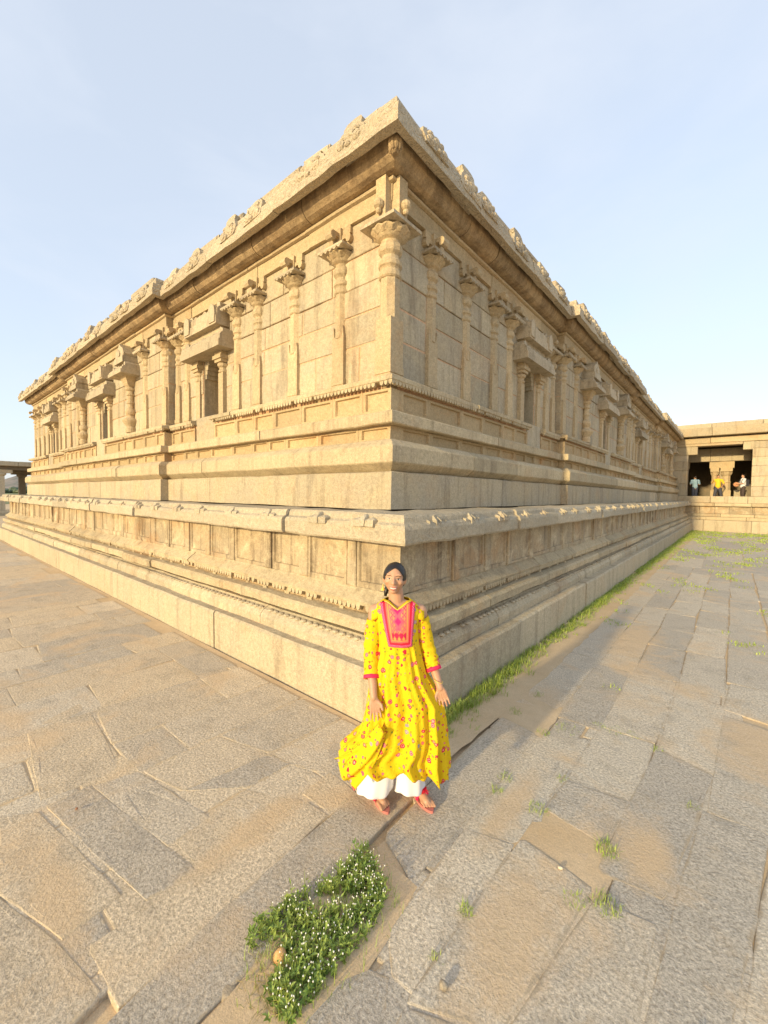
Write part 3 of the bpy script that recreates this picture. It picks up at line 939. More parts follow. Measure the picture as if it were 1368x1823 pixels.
def slab(poly, tilt=0.0009, sub=None, z=None, gap=0.004):
    """one stone of the paving: worn outline, rounded arris, its own level and tilt"""
    global slabs
    slabs += 1
    n0 = len(poly)
    cx = sum(p[0] for p in poly) / n0
    cy = sum(p[1] for p in poly) / n0
    pts = []
    dist = math.hypot(cx - CAM.x, cy - CAM.y)
    seg = 0.10 if dist < 4 else 0.22 if dist < 8 else 0.6
    for i in range(n0):
        a, b = poly[i], poly[(i + 1) % n0]
        L = math.hypot(b[0] - a[0], b[1] - a[1])
        m = max(1, int(L / seg))
        for j in range(m):
            t = j / m
            if j == 0 and m > 2: t = 0.12 / m * 2
            pts.append((a[0] + (b[0] - a[0]) * t, a[1] + (b[1] - a[1]) * t))
            if j == 0 and m > 2:
                pa = poly[i - 1]
                q = (a[0] + (pa[0] - a[0]) * 0.02, a[1] + (pa[1] - a[1]) * 0.02)
                pts[-1:] = [q, pts[-1]]
    zz = RS.uniform(-0.0006, 0.0020) if z is None else z
    tx, ty = RS.uniform(-tilt, tilt), RS.uniform(-tilt, tilt)
    n = len(pts)
    rings = ((0.0, -0.10), (0.0, -0.008), (0.004, -0.0025), (0.012, 0.0), (0.055, 0.0008))
    vs = []
    for ins, dz in rings:
        for x, y in pts:
            w = 0.009 * noise.noise((x * 6, y * 6, slabs * 3.3)) + 0.006 * noise.noise((x * 19, y * 19, slabs * 1.3))
            dx, dy = x - cx, y - cy
            L = math.hypot(dx, dy) or 1
            r = (L - gap - ins - abs(w) * 1.0) / L
            px, py = cx + dx * r, cy + dy * r
            vs.append((px, py, zz + dz + tx * (px - cx) + ty * (py - cy) + 0.004 * noise.noise((px * 4, py * 4, 5))))
    fs = []
    for q in range(4):
        for i in range(n):
            j = (i + 1) % n
            fs.append((q * n + i, q * n + j, (q + 1) * n + j, (q + 1) * n + i))
    fs.append(tuple(4 * n + i for i in range(n)))
    o = MB().add(vs, fs).build('paving_slab', M_SLAB, pave)
    at = o.data.attributes.new('edge', 'FLOAT', 'POINT')
    at.data.foreach_set('value', [1.0] * (4 * n) + [0.0] * n)

near = [
    [(.29, -2.55), (.53, -2.55), (.49, -1.75), (.43, -.74), (.11, -.72), (.17, -1.75)],
    [(.115, -.71), (.425, -.73), (.40, -.05), (.13, -.06)],
    [(.485, -.82), (.80, -.96), (.81, .86), (.45, .93)],
    [(.80, -1.62), (.90, -1.44), (.985, -1.40), (1.09, -1.56), (1.16, -2.5), (.80, -2.6)],
    [(.82, .86), (1.18, 1.10), (1.125, -.35), (.83, -.45)],
    [(.84, -.47), (1.12, -.385), (1.09, -1.36), (.99, -1.37), (.87, -1.24)],
    [(1.14, -.31), (1.55, -.37), (1.43, -1.24), (1.10, -1.40)],
    [(1.58, -.42), (1.84, -.37), (1.81, -1.35), (1.45, -1.27)],
    [(1.17, .05), (1.52, .0), (1.585, .48), (1.19, .42)],
    [(1.19, .45), (1.60, .51), (1.61, 1.40), (1.20, 1.37)],
    [(1.545, -.22), (1.85, -.17), (2.01, 1.22), (1.64, 1.32)],
    [(1.205, 1.40), (1.62, 1.43), (1.63, 2.95), (1.205, 2.87)],
    [(1.855, -.9), (2.12, -.64), (2.30, .74), (1.97, .71)],
    [(1.86, -.93), (2.14, -.68), (2.2, -1.7), (1.84, -1.6)],
    [(1.11, -1.44), (1.43, -1.29), (1.81, -1.38), (1.80, -2.4), (1.2, -2.5)],
    [(1.65, 1.35), (2.02, 1.25), (2.06, 2.62), (1.66, 2.72)],
    [(2.0, .75), (2.32, .77), (2.5, 2.3), (2.06, 2.4)],
    [(2.16, -.6), (2.62, -.5), (2.72, .72), (2.33, .74)],
    [(2.16, -.66), (2.62, -.56), (2.7, -1.7), (2.22, -1.7)],
    # west of the corner
    [(-1.34, -2.14), (-.18, -1.95), (-.17, -1.71), (-1.36, -1.90)],
    [(-1.46, -2.37), (-.85, -2.44), (-.28, -2.28), (-.32, -2.03), (-1.32, -2.19)],
    [(-1.34, -1.88), (-.44, -1.74), (-.47, -1.48), (-1.28, -1.62)],
    [(-.42, -1.69), (-.14, -1.68), (-.12, -.99), (-.51, -1.20)],
    [(-.16, -.94), (.08, -.92), (.10, -.70), (-.19, -.67)],
    [(-.82, -1.47), (-.52, -1.16), (-.50, -.81), (-.72, -.85)],
    [(-1.79, -1.62), (-1.27, -1.60), (-1.27, -1.25), (-1.78, -1.27)],
    [(-2.58, -2.05), (-1.47, -2.15), (-1.40, -1.70), (-2.82, -1.58)],
    [(-.83, -2.47), (-.28, -2.31), (.10, -2.23), (.24, -2.75), (-.62, -2.85)],
    [(-.14, -2.20), (.22, -2.18), (.10, -.97), (-.09, -.98), (-.12, -1.68)],
    [(-1.25, -1.58), (-.84, -1.48), (-.74, -.86), (-1.25, -1.0)],
    [(-.48, -.80), (-.21, -.68), (-.20, -.10), (-.66, -.10), (-.70, -.82)],
    [(-.18, -.64), (.10, -.66), (.10, -.08), (-.18, -.10)],
    [(-1.25, -.97), (-.74, -.83), (-.69, -.10), (-1.24, -.12)],
    [(-1.80, -1.23), (-1.28, -1.22), (-1.28, -.12), (-1.79, -.12)],
    [(-2.5, -1.55), (-1.82, -1.62), (-1.82, -.62), (-2.45, -.60)],
    [(-2.45, -.57), (-1.82, -.60), (-1.82, -.12), (-2.42, -.12)],
]
for p in near: slab(p, gap=-0.022)
# older bedding stones that show between the measured ones
def bed(x0, x1, y0, y1, wx, wy):
    x = x0
    while x < x1 - 0.1:
        xe = min(x + RS.uniform(*wx), x1)
        y = y0 - RS.uniform(0, 0.3)
        while y < y1 - 0.1:
            ye = min(y + RS.uniform(*wy), y1)
            a = RS.uniform(-.02, .02)
            slab([(x, y + a), (xe, y - a), (xe, ye), (x, ye)], z=-0.0022, tilt=0.0003, gap=0.001)
            y = ye
        x = xe
bed(-2.6, 0.12, -2.9, -0.13, (0.42, 0.62), (0.5, 0.8))
bed(0.43, 1.1, -0.42, 3.3, (0.36, 0.44), (0.9, 1.4))
bed(0.76, 0.95, -1.1, -0.42, (.2, .2), (.5, .7))
bed(1.62, 2.2, -0.42, 3.3, (0.36, 0.44), (0.9, 1.4))
bed(1.12, 1.6, 0.06, 3.3, (0.36, 0.44), (0.9, 1.4))
bed(0.92, 2.6, -2.6, -0.42, (0.40, 0.5), (0.7, 1.1))
def columns(x0, x1, wlo, whi, y0, y1, llo, lhi, skew=0.0):
    x = x0
    while x < x1 - 0.15:
        w = RS.uniform(wlo, whi)
        xe = min(x + w, x1)
        y = y0 + RS.uniform(-0.4, 0)
        while y < y1 - 0.2:
            l = RS.uniform(llo, lhi) * (1 + max(0, y) * 0.02)
            ye = min(y + l, y1)
            a, b = RS.uniform(-.05, .05), RS.uniform(-.03, .03)
            slab([(x + b, y + a), (xe + b, y - a), (xe - b, ye), (x - b, ye)], gap=-0.007)
            y = ye
        x = xe
# east court
columns(0.42, 0.82, 0.5, 0.5, 1.35, 13, 1.2, 1.9)
columns(0.82, 1.20, 0.5, 0.5, 1.5, 13, 1.0, 1.7)
columns(1.21, 1.64, 0.5, 0.5, 3.3, 13, 0.9, 1.5)
columns(1.65, 2.06, 0.5, 0.5, 3.1, 13, 0.8, 1.5)
columns(2.07, 2.52, 0.5, 0.5, 2.8, 13, 0.8, 1.5)
columns(2.55, 3.05, 0.6, 0.6, 1.2, 13, 0.8, 1.5)
columns(3.07, 6.2, 0.5, 0.75, -0.6, 13, 0.9, 1.7)
columns(0.45, 7.0, 0.8, 1.1, 13.0, 31.2, 1.7, 2.6)
# west side
columns(-7.0, -2.52, 0.50, 0.80, -2.9, -0.12, 0.8, 1.6)
columns(-22.5, -7.0, 0.8, 1.2, -3.4, -0.12, 1.3, 2.2)

# ------------------------------------------------------------------ grass and weeds
def leaf_mat(name, c1, c2, trans=0.25):
    m, n, b = new_mat(name)
    p = N(n, 'ShaderNodeNewGeometry').outputs['Position']
    n.links.new(mixc(n, rng(n, ntex(n, p, 14, 4, 0.7), 0.3, 0.7), c1, c2), b.inputs['Base Color'])
    b.inputs['Roughness'].default_value = 0.55
    b.inputs['Subsurface Weight'].default_value = 0.0
    b.inputs['Transmission Weight'].default_value = 0.0
    return m
M_GRASS = leaf_mat('grass_blade', (0.19, 0.30, 0.035), (0.40, 0.45, 0.09))
M_WEED = leaf_mat('weed_leaf', (0.12, 0.22, 0.03), (0.36, 0.42, 0.08))
M_FLOWER = plain('flower_white', (0.80, 0.78, 0.70), 0.8)
M_STRAW = leaf_mat('dry_straw', (0.42, 0.31, 0.13), (0.30, 0.25, 0.08))
RG = random.Random(77)
def blade(mb, x, y, z, h, lean, w, az=None):
    az = RG.uniform(0, 2 * PI) if az is None else az
    dx, dy = math.cos(az), math.sin(az)
    nx, ny = -dy * w, dx * w
    p0, p1, p2 = Vector((x, y, z)), Vector((x + dx * lean * 0.35, y + dy * lean * 0.35, z + h * 0.65)), Vector((x + dx * lean, y + dy * lean, z + h))
    s = Vector((nx, ny, 0))
    mb.add([p0 - s, p0 + s, p1 + s * 0.8, p1 - s * 0.8, p2], [(0, 1, 2, 3), (3, 2, 4)])
def tuft(mb, x, y, n, r, h, w=0.003):
    for _ in range(n):
        a, q = RG.uniform(0, 2 * PI), r * math.sqrt(RG.random())
        blade(mb, x + q * math.cos(a), y + q * math.sin(a), -0.015, h * RG.uniform(0.4, 1.1), h * RG.uniform(0.1, 0.9), w)
mb = MB()
y = -0.15
while y < 31:
    dens = noise.noise((y * 0.55, 3.1, 0)) * 0.5 + 0.62
    far = 1 + max(0, y - 2) * 0.10
    wid = 0.13 + 0.10 * dens + (0.10 + 0.9 * max(0, (y - 22) / 9) if y > 14 else 0)
    for _ in range(int(8 * max(0, dens - .12)) + 1):
        x = 0.015 + abs(RG.gauss(0, 0.5)) * wid
        tuft(mb, x, y + RG.uniform(-.05, .05), 11, 0.045 * min(far, 3), RG.uniform(0.05, 0.14) * (1.2 if y < 3 else 0.85) * (0.45 + 0.6 * dens), 0.0028 * min(far, 4))
    y += 0.035 * min(far, 3.2)
for _ in range(900):                                   # sparse growth in the joints of the far court
    yy = RG.uniform(2, 31)
    xx = RG.uniform(0.4, 5.5)
    if noise.noise((xx * 1.3, yy * 0.5, 9)) > 0.02 + 0.22 * (yy < 8):
        tuft(mb, xx, yy, 16, 0.07 + 0.011 * yy, 0.06 + .001 * yy, 0.0035 + 0.0007 * yy)
tag(mb.build('grass', M_GRASS, recalc=False), 'strip of green grass growing along the foot of the stone platform', 'grass', kind='stuff')
def onground(px, py):
    return px, py
for i, (x, y, n, r, h) in enumerate([(1.195, 1.385, 70, .05, .05), (1.32, 1.40, 90, .07, .045), (1.45, 1.43, 70, .05, .04), (1.64, 1.33, 50, .04, .05), (.84, .94, 60, .05, .06), (.97, 1.13, 90, .09, .05), (1.13, .0, 110, .06, .06),
                               (.84, -.02, 60, .035, .07), (.83, .15, 70, .05, .06), (1.55, -.05, 120, .06, .09), (1.63, -.42, 130, .06, .07), (1.50, -.50, 70, .05, .06), (1.10, -.92, 70, .03, .07), (1.10, -1.2, 30, .025, .06), (1.9, .73, 40, .04, .06), (1.16, .42, 50, .04, .05), (.5, 1.1, 80, .06, .06), (.55, 1.6, 60, .05, .06), (2.05, -.75, 40, .03, .06), (.36, -.45, 16, .03, .05)]):
    mb = MB()
    tuft(mb, x, y, int(n * .8), r * 1.15, h * .72, 0.0020)
    tag(mb.build('grass_tuft', M_GRASS, recalc=False), 'small tufts of grass sprouting from the joints of the grey paving slabs', 'grass', kind='stuff')

# the flowering weeds in the gap of the paving
PATCH = [(.45, -.96), (.60, -1.04), (.72, -1.10), (.80, -1.26), (.80, -1.45), (.79, -1.60), (.80, -1.76), (.72, -1.82), (.62, -1.76), (.60, -1.66), (.52, -1.62), (.43, -1.73), (.36, -1.64), (.385, -1.48), (.46, -1.32)]
def inside(x, y, poly):
    c = False
    for i in range(len(poly)):
        (x1, y1), (x2, y2) = poly[i], poly[i - 1]
        if (y1 > y) != (y2 > y) and x < (x2 - x1) * (y - y1) / (y2 - y1) + x1: c = not c
    return c
wl, fl, sw = MB(), MB(), MB()
def leaf(mb, p, az, el, L, w):
    d = Vector((math.cos(az) * math.cos(el), math.sin(az) * math.cos(el), math.sin(el)))
    s = Vector((-math.sin(az), math.cos(az), 0)) * w
    u = d.cross(s).normalized() * (w * 0.5)
    mb.add([p, p + d * L * 0.45 + s + u, p + d * L, p + d * L * 0.45 - s + u, p + d * L * 0.5], [(0, 1, 4), (1, 2, 4), (2, 3, 4), (3, 0, 4)])
cnt = 0
while cnt < 780:
    x, y = RG.uniform(.34, .84), RG.uniform(-1.84, -.94)
    if not inside(x, y, PATCH): continue
    bare = noise.noise((x * 5, y * 5, 4))
    if bare > 0.26 and not (x > .56 and y < -1.45): continue
    cnt += 1
    h = RG.uniform(0.02, 0.085)
    p0 = Vector((x, y, -0.03))
    az = RG.uniform(0, 2 * PI)
    top = p0 + Vector((math.cos(az) * h * 0.35, math.sin(az) * h * 0.35, h + 0.02))
    wl.tube([(p0, 0.0012), (top, 0.0008)], 3, False)
    for k in range(RG.randint(5, 8)):
        t = RG.uniform(0.25, 1)
        leaf(wl, p0.lerp(top, t), RG.uniform(0, 2 * PI), RG.uniform(-0.1, 0.9), RG.uniform(0.012, 0.040), RG.uniform(0.0025, 0.008))
    if RG.random() < 0.42 and not (y < -1.56 and x < .58):
        q = top + Vector((RG.uniform(-.012, .012), RG.uniform(-.012, .012), RG.uniform(0.012, 0.04)))
        wl.tube([(top, 0.0009), (q, 0.0007)], 3, False)
        fl.ball(q, 0.0025 + RG.uniform(0, .0014), None, 0.0042, n=6, m=4)
for _ in range(900):                                  # thin grass among and around the weeds
    x, y = RG.gauss(.62, .15), RG.gauss(-1.40, .27)
    if not inside(x, y, [(.42, -.92), (.66, -.98), (.88, -1.14), (.90, -1.60), (.86, -1.80), (.58, -1.88), (.38, -1.74), (.38, -1.4)]): continue
    blade(wl, x, y, -.01, RG.uniform(.03, .10), RG.uniform(.01, .06), .0016)
for _ in range(260):
    x, y = RG.uniform(.46, .74), RG.uniform(-1.86, -1.55)
    if not inside(x, y, [(.44, -1.62), (.56, -1.56), (.64, -1.70), (.76, -1.74), (.74, -1.84), (.52, -1.84)]): continue
    az = RG.uniform(0, 2 * PI)
    p = Vector((x, y, RG.uniform(-.02, .012)))
    q = p + Vector((math.cos(az), math.sin(az), RG.uniform(-.1, .45))) * RG.uniform(0.03, 0.08)
    sw.tube([(p, 0.0011), (p.lerp(q, .5) + Vector((RG.uniform(-.01, .01), RG.uniform(-.01, .01), .006)), 0.001), (q, 0.0006)], 3, False)
tag(wl.build('weed_patch', M_WEED, recalc=False), 'patch of low green weeds filling the gap between foreground slabs', 'weeds', kind='stuff')
tag(fl.build('wild_flowers', M_FLOWER), 'tiny white flower buds dotted over the green weed patch', 'flowers', kind='stuff')
tag(sw.build('dry_straw', M_STRAW, recalc=False), 'dry brown straw at the lower end of the weed patch', 'straw', kind='stuff')
def rock(name, loc, rx, ry, rz, mat, label, cat='stone', seed=1):
    mb = MB().ball((0, 0, 0), rx, ry, rz, n=14, m=9)
    mb.v = [tuple(jit(Vector(v), rx * 0.30, 0.55 / rx, seed)) for v in mb.v]
    o = mb.build(name, mat, smooth=True)
    o.location = loc
    tag(o, label, cat)
    return o
M_ROCK = stone('ochre_rock', (0.55, 0.34, 0.15), (0.47, 0.30, 0.15), iron=0.2, dark=0.15)
M_GREYROCK = stone('grey_rock', (0.36, 0.31, 0.24), (0.30, 0.27, 0.21), iron=0.1, dark=0.2)
M_ROCK2 = stone('sandy_rock', (0.50, 0.40, 0.27), (0.44, 0.36, 0.26), iron=0.1, dark=0.2)
r_ = rock('stone', (.575, -1.665, 0.020), 0.030, 0.026, 0.036, M_ROCK, 'orange brown fist sized stone lying among the weeds', seed=3)
rock('stone', (.495, -1.87, -0.018), 0.055, 0.045, 0.026, M_ROCK2, 'flat sandy brown stone half sunk in the soil below the weed patch', seed=8)
rock('pebble', (1.19, -1.27, 0.018), 0.020, 0.016, 0.013, M_GREYROCK, 'small grey pebble lying alone on a sandy slab at the bottom', 'pebble', seed=4)
rock('pebble', (1.385, -.36, 0.010), 0.013, 0.010, 0.009, plain('pale_pebble', (0.6, 0.52, 0.38), .9), 'small pale pebble in the sandy gap right of the woman', 'pebble', seed=5)
rock('pebble', (-1.16, -2.02, 0.016), 0.014, 0.008, 0.007, plain('brown_leaf', (0.26, 0.12, 0.06), .8), 'reddish brown chip lying on a slab at far left', 'pebble', seed=6)
# ------------------------------------------------------------------ pavilion closing the court
def wbox(name, x0, x1, y0, y1, z0, z1, mat, parent, ch=0.02, wob=0.012):
    mb = MB()
    mb.box(x0, x1, y0, y1, z0, z1)
    me = mb.mesh(name, mat)
    bm = bmesh.new()
    bm.from_mesh(me)
    bmesh.ops.bevel(bm, geom=list(bm.edges), offset=ch, segments=1, affect='EDGES')
    for v in bm.verts: v.co = jit(v.co, wob, 1.7)
    bm.to_mesh(me)
    bm.free()
    return link(name, me, parent)
pav = empty('pavilion', (3, 31.4, 0), label='open stone pavilion at right with a deep doorway where visitors stand', cat='pavilion')
pav.location = (0, 0, 0)
RP = random.Random(21)
def prow(name, x0, x1, y0, y1, z0, z1, lo, hi, mat, j=0.02):
    x = x0
    while x < x1 - 0.05:
        w = RP.uniform(lo, hi)
        if x1 - x - w < lo * 0.5: w = x1 - x
        wbox(name, x + 0.006, x + w - 0.006, y0 + RP.uniform(-j, j), y1, z0, z1, mat, pav)
        x += w
X1 = 9.0
prow('base_block', -1.2, X1, 31.40, 32.2, -0.1, 0.72, 1.6, 2.8, M_BASE)
prow('band_moulding', -1.2, X1, 31.52, 32.2, 0.725, 0.93, 1.6, 2.8, M_BAND)
prow('band_moulding', -1.2, X1, 31.62, 32.2, 0.935, 1.13, 1.6, 2.8, M_BAND)
prow('frieze_panel', -1.2, X1, 31.80, 32.2, 1.135, 1.62, 0.6, 1.2, M_FRIEZE)
prow('ledge_stone', -1.2, X1, 31.55, 32.2, 1.625, 1.83, 1.4, 2.4, M_BAND)
prow('sill_block', -1.2, X1, 31.78, 32.5, 1.835, 2.27, 1.3, 2.4, M_BASE)
# piers: stacked blocks
def pier(x0, x1, y0, y1, zs):
    for a, b in zip(zs[:-1], zs[1:]):
        x = x0
        while x < x1 - 0.05:
            w = RP.uniform(0.8, 1.5)
            if x1 - x - w < 0.5: w = x1 - x
            wbox('wall_stone', x + 0.004, x + w - 0.004, y0 + RP.uniform(-.02, .02), y1, a + 0.003, b - 0.003, M_WALL, pav)
            x += w
pier(-1.6, -0.38, 31.9, 32.6, [2.27, 3.1, 4.0, 4.6, 5.04])
pier(2.86, X1, 31.9, 32.6, [2.27, 2.9, 3.55, 4.2, 4.75, 5.3, 5.75])
prow('bracket', -1.6, 0.12, 31.88, 32.6, 5.04, 5.58, 1.8, 1.9, M_BAND)
prow('bracket', 2.40, 2.90, 31.88, 32.6, 5.24, 5.74, 0.6, 0.7, M_BAND)
prow('beam_stone', -1.6, X1, 31.84, 32.7, 5.76, 6.14, 2.2, 3.4, M_PIL)
prow('beam_stone', -1.6, 2.39, 31.87, 32.7, 5.59, 5.755, 3.0, 4.2, M_PIL)
prow('eave_stone', -1.6, X1, 31.35, 33.2, 6.20, 6.72, 2.0, 3.2, M_BAND)
prow('parapet_block', -1.6, X1, 31.50, 33.2, 6.725, 7.02, 2.4, 3.6, M_BASE)
# inside: floor, second beam on its pillars, dark back room
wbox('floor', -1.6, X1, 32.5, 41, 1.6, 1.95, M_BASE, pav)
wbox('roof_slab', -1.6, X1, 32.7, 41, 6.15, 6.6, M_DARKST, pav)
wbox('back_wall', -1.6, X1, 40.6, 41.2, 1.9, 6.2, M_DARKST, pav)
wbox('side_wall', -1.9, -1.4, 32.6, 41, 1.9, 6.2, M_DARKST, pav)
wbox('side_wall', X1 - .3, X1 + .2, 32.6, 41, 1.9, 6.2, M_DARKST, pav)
prow('inner_beam', -1.4, X1 - .3, 34.2, 34.9, 4.72, 5.62, 1.9, 2.6, M_BASE)
def inner_pillar(x, y, w=0.26):
    mb = MB()
    mb.box(x - w, x + w, y - w, y + w, 1.9, 2.7)
    mb.lathe([(w * .95, 2.7), (w * .9, 3.2), (w * 1.05, 3.25), (w * .85, 3.35), (w * .85, 3.7), (w * 1.1, 3.8), (w * 1.3, 3.95), (w * .9, 4.0)], 8, x, y, PI / 8)
    mb.box(x - w * 1.2, x + w * 1.2, y - w * 1.2, y + w * 1.2, 4.0, 4.25)
    mb.box(x - w * 1.5, x + w * 1.5, y - w * .9, y + w * .9, 4.25, 4.72)
    mb.build('pillar', M_PIL, pav)
for x in (-0.75, 0.98, 1.62, 5.2): inner_pillar(x, 34.55, 0.20 if x < 1.5 else 0.27)
wbox('carved_panel', 1.20, 1.70, 34.85, 35.2, 1.95, 4.6, M_CARVED, pav, wob=.03)
for x in (4.2,): inner_pillar(x, 37.5, 0.25)
wbox('bench_block', 2.05, 2.72, 34.2, 34.7, 1.95, 2.72, M_BASE, pav)

# ------------------------------------------------------------------ far pavilion at the left edge
pv2 = empty('pavilion', (0, 0, 0), label='low flat roofed stone pavilion on plain pillars at the far left edge', cat='pavilion')
def pillar2(x, y):
    mb = MB()
    mb.box(x - .24, x + .24, y - .24, y + .24, 0.25, 3.35)
    mb.lathe([(.27, 3.35), (.40, 3.48), (.40, 3.6), (.27, 3.62)], 8, x, y, PI / 8)
    mb.box(x - .3, x + .3, y - .75, y + .75, 3.6, 3.9)
    mb.build('pillar', M_BASE if x > -47.5 else M_DARKST, pv2)  # rear row in the dark granite: its shade is painted in
for x in (-46.0, -49.4):
    for y in (-3.2, 2.86, 6.9, 9.0) if x > -47 else (-3.2, 1.2, 4.75, 9.0): pillar2(x, y)
y = -4.2
while y < 10:
    wbox('roof_slab', -50.2, -45.2, y + .01, y + 2.7, 4.22, 4.62, M_BASE, pv2, ch=.03, wob=.03)
    y += 2.71
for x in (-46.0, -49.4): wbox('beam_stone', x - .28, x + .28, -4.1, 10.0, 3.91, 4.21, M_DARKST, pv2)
for i, (d, z0, z1) in enumerate(((0.0, 0.16, 0.30), (0.35, 0.02, 0.155), (0.7, -0.1, 0.015))):
    wbox('step', -50.4 - d, -45.0 + d, -4.4 - d, 10.2 + d, z0, z1, M_BASE, pv2)

# ------------------------------------------------------------------ hill and scrub on the horizon
mh, nh, bh = new_mat('rocky_hill')
hp = N(nh, 'ShaderNodeNewGeometry').outputs['Position']
nh.links.new(mixc(nh, rng(nh, ntex(nh, hp, 0.06, 6, 0.7), 0.4, 0.6), (0.30, 0.24, 0.20), (0.17, 0.17, 0.13)), bh.inputs['Base Color'])
bh.inputs['Roughness'].default_value = 1
mb = MB()
cols, rows = 90, 10
vs, fs = [], []
for i in range(cols + 1):
    a = math.radians(100 + 130 * i / cols)
    for j in range(rows + 1):
        r = 640 + 60 * j
        t = j / rows
        h = 16 + 22 * math.exp(-((math.degrees(a) - 172.2) / 1.6) ** 2) + 8 * noise.noise((i * 0.17, 1.3, 0)) + 8 * noise.noise((i * 0.6, 4.3, 0))
        z = -1 + h * math.sin(PI * min(1, t * 1.2) * 0.5) * (1 - 0.2 * t) + 4 * noise.noise((i * .8, j * .8, 7))
        vs.append((r * math.cos(a), r * math.sin(a), z if j else -2))
for i in range(cols):
    for j in range(rows):
        a = i * (rows + 1) + j
        fs.append((a, a + 1, a + rows + 2, a + rows + 1))
mb.add(vs, fs)
tag(mb.build('hills', mh, smooth=True), kind='structure')
mb = MB()
RT = random.Random(4)
for i in range(420):
    a = math.radians(RT.uniform(140, 200))
    r = RT.uniform(430, 560)
    s = RT.uniform(2.0, 4.5)
    q = Vector((r * math.cos(a), r * math.sin(a), s * 0.5))
    b0 = len(mb.v)
    mb.ball(q, s, s, s * .8, n=7, m=5)
    for t in range(b0, len(mb.v)): mb.v[t] = tuple(jit(mb.v[t], 1.2, 0.4, i))
tag(mb.build('scrub', leaf_mat('scrub_leaf', (0.05, 0.08, 0.03), (0.09, 0.11, 0.05))), 'dark green belt of scrub and trees below the distant hill', 'scrub', kind='stuff')
# ------------------------------------------------------------------ people
DG = None
def fuse(mb, voxel, smooth=3, name='body'):
    """fuse overlapping shapes into one continuous skin"""
    me = mb.mesh(name, None)
    o = bpy.data.objects.new('tmp_' + name, me)
    COL.objects.link(o)
    md = o.modifiers.new('r', 'REMESH')
    md.mode = 'VOXEL'
    md.voxel_size = voxel
    sm = o.modifiers.new('s', 'SMOOTH')
    sm.factor = 0.5
    sm.iterations = smooth
    dg = bpy.context.evaluated_depsgraph_get()
    dg.update()
    out = bpy.data.meshes.new_from_object(o.evaluated_get(dg))
    out.name = name
    bpy.data.objects.remove(o)
    bpy.data.meshes.remove(me)
    for p in out.polygons: p.use_smooth = True
    return out
def limb(mb, pts, n=12, sub=4):
    """tapered limb through joints with rounded ends"""
    path = []
    for (p, r), (q, s) in zip(pts[:-1], pts[1:]):
        for k in range(sub):
            t = k / sub
            path.append((Vector(p).lerp(Vector(q), t), r + (s - r) * t))
    path.append((Vector(pts[-1][0]), pts[-1][1]))
    mb.tube(path, n)
    for p, r in pts: mb.ball(p, r * 0.985, n=n, m=8)

skin = plain('skin', (0.49, 0.27, 0.16), 0.5)
skin.node_tree.nodes['Principled BSDF'].inputs['Subsurface Weight'].default_value = 0.12
skin.node_tree.nodes['Principled BSDF'].inputs['Subsurface Radius'].default_value = (0.012, 0.005, 0.003)
hairm = plain('hair', (0.012, 0.008, 0.006), 0.42)

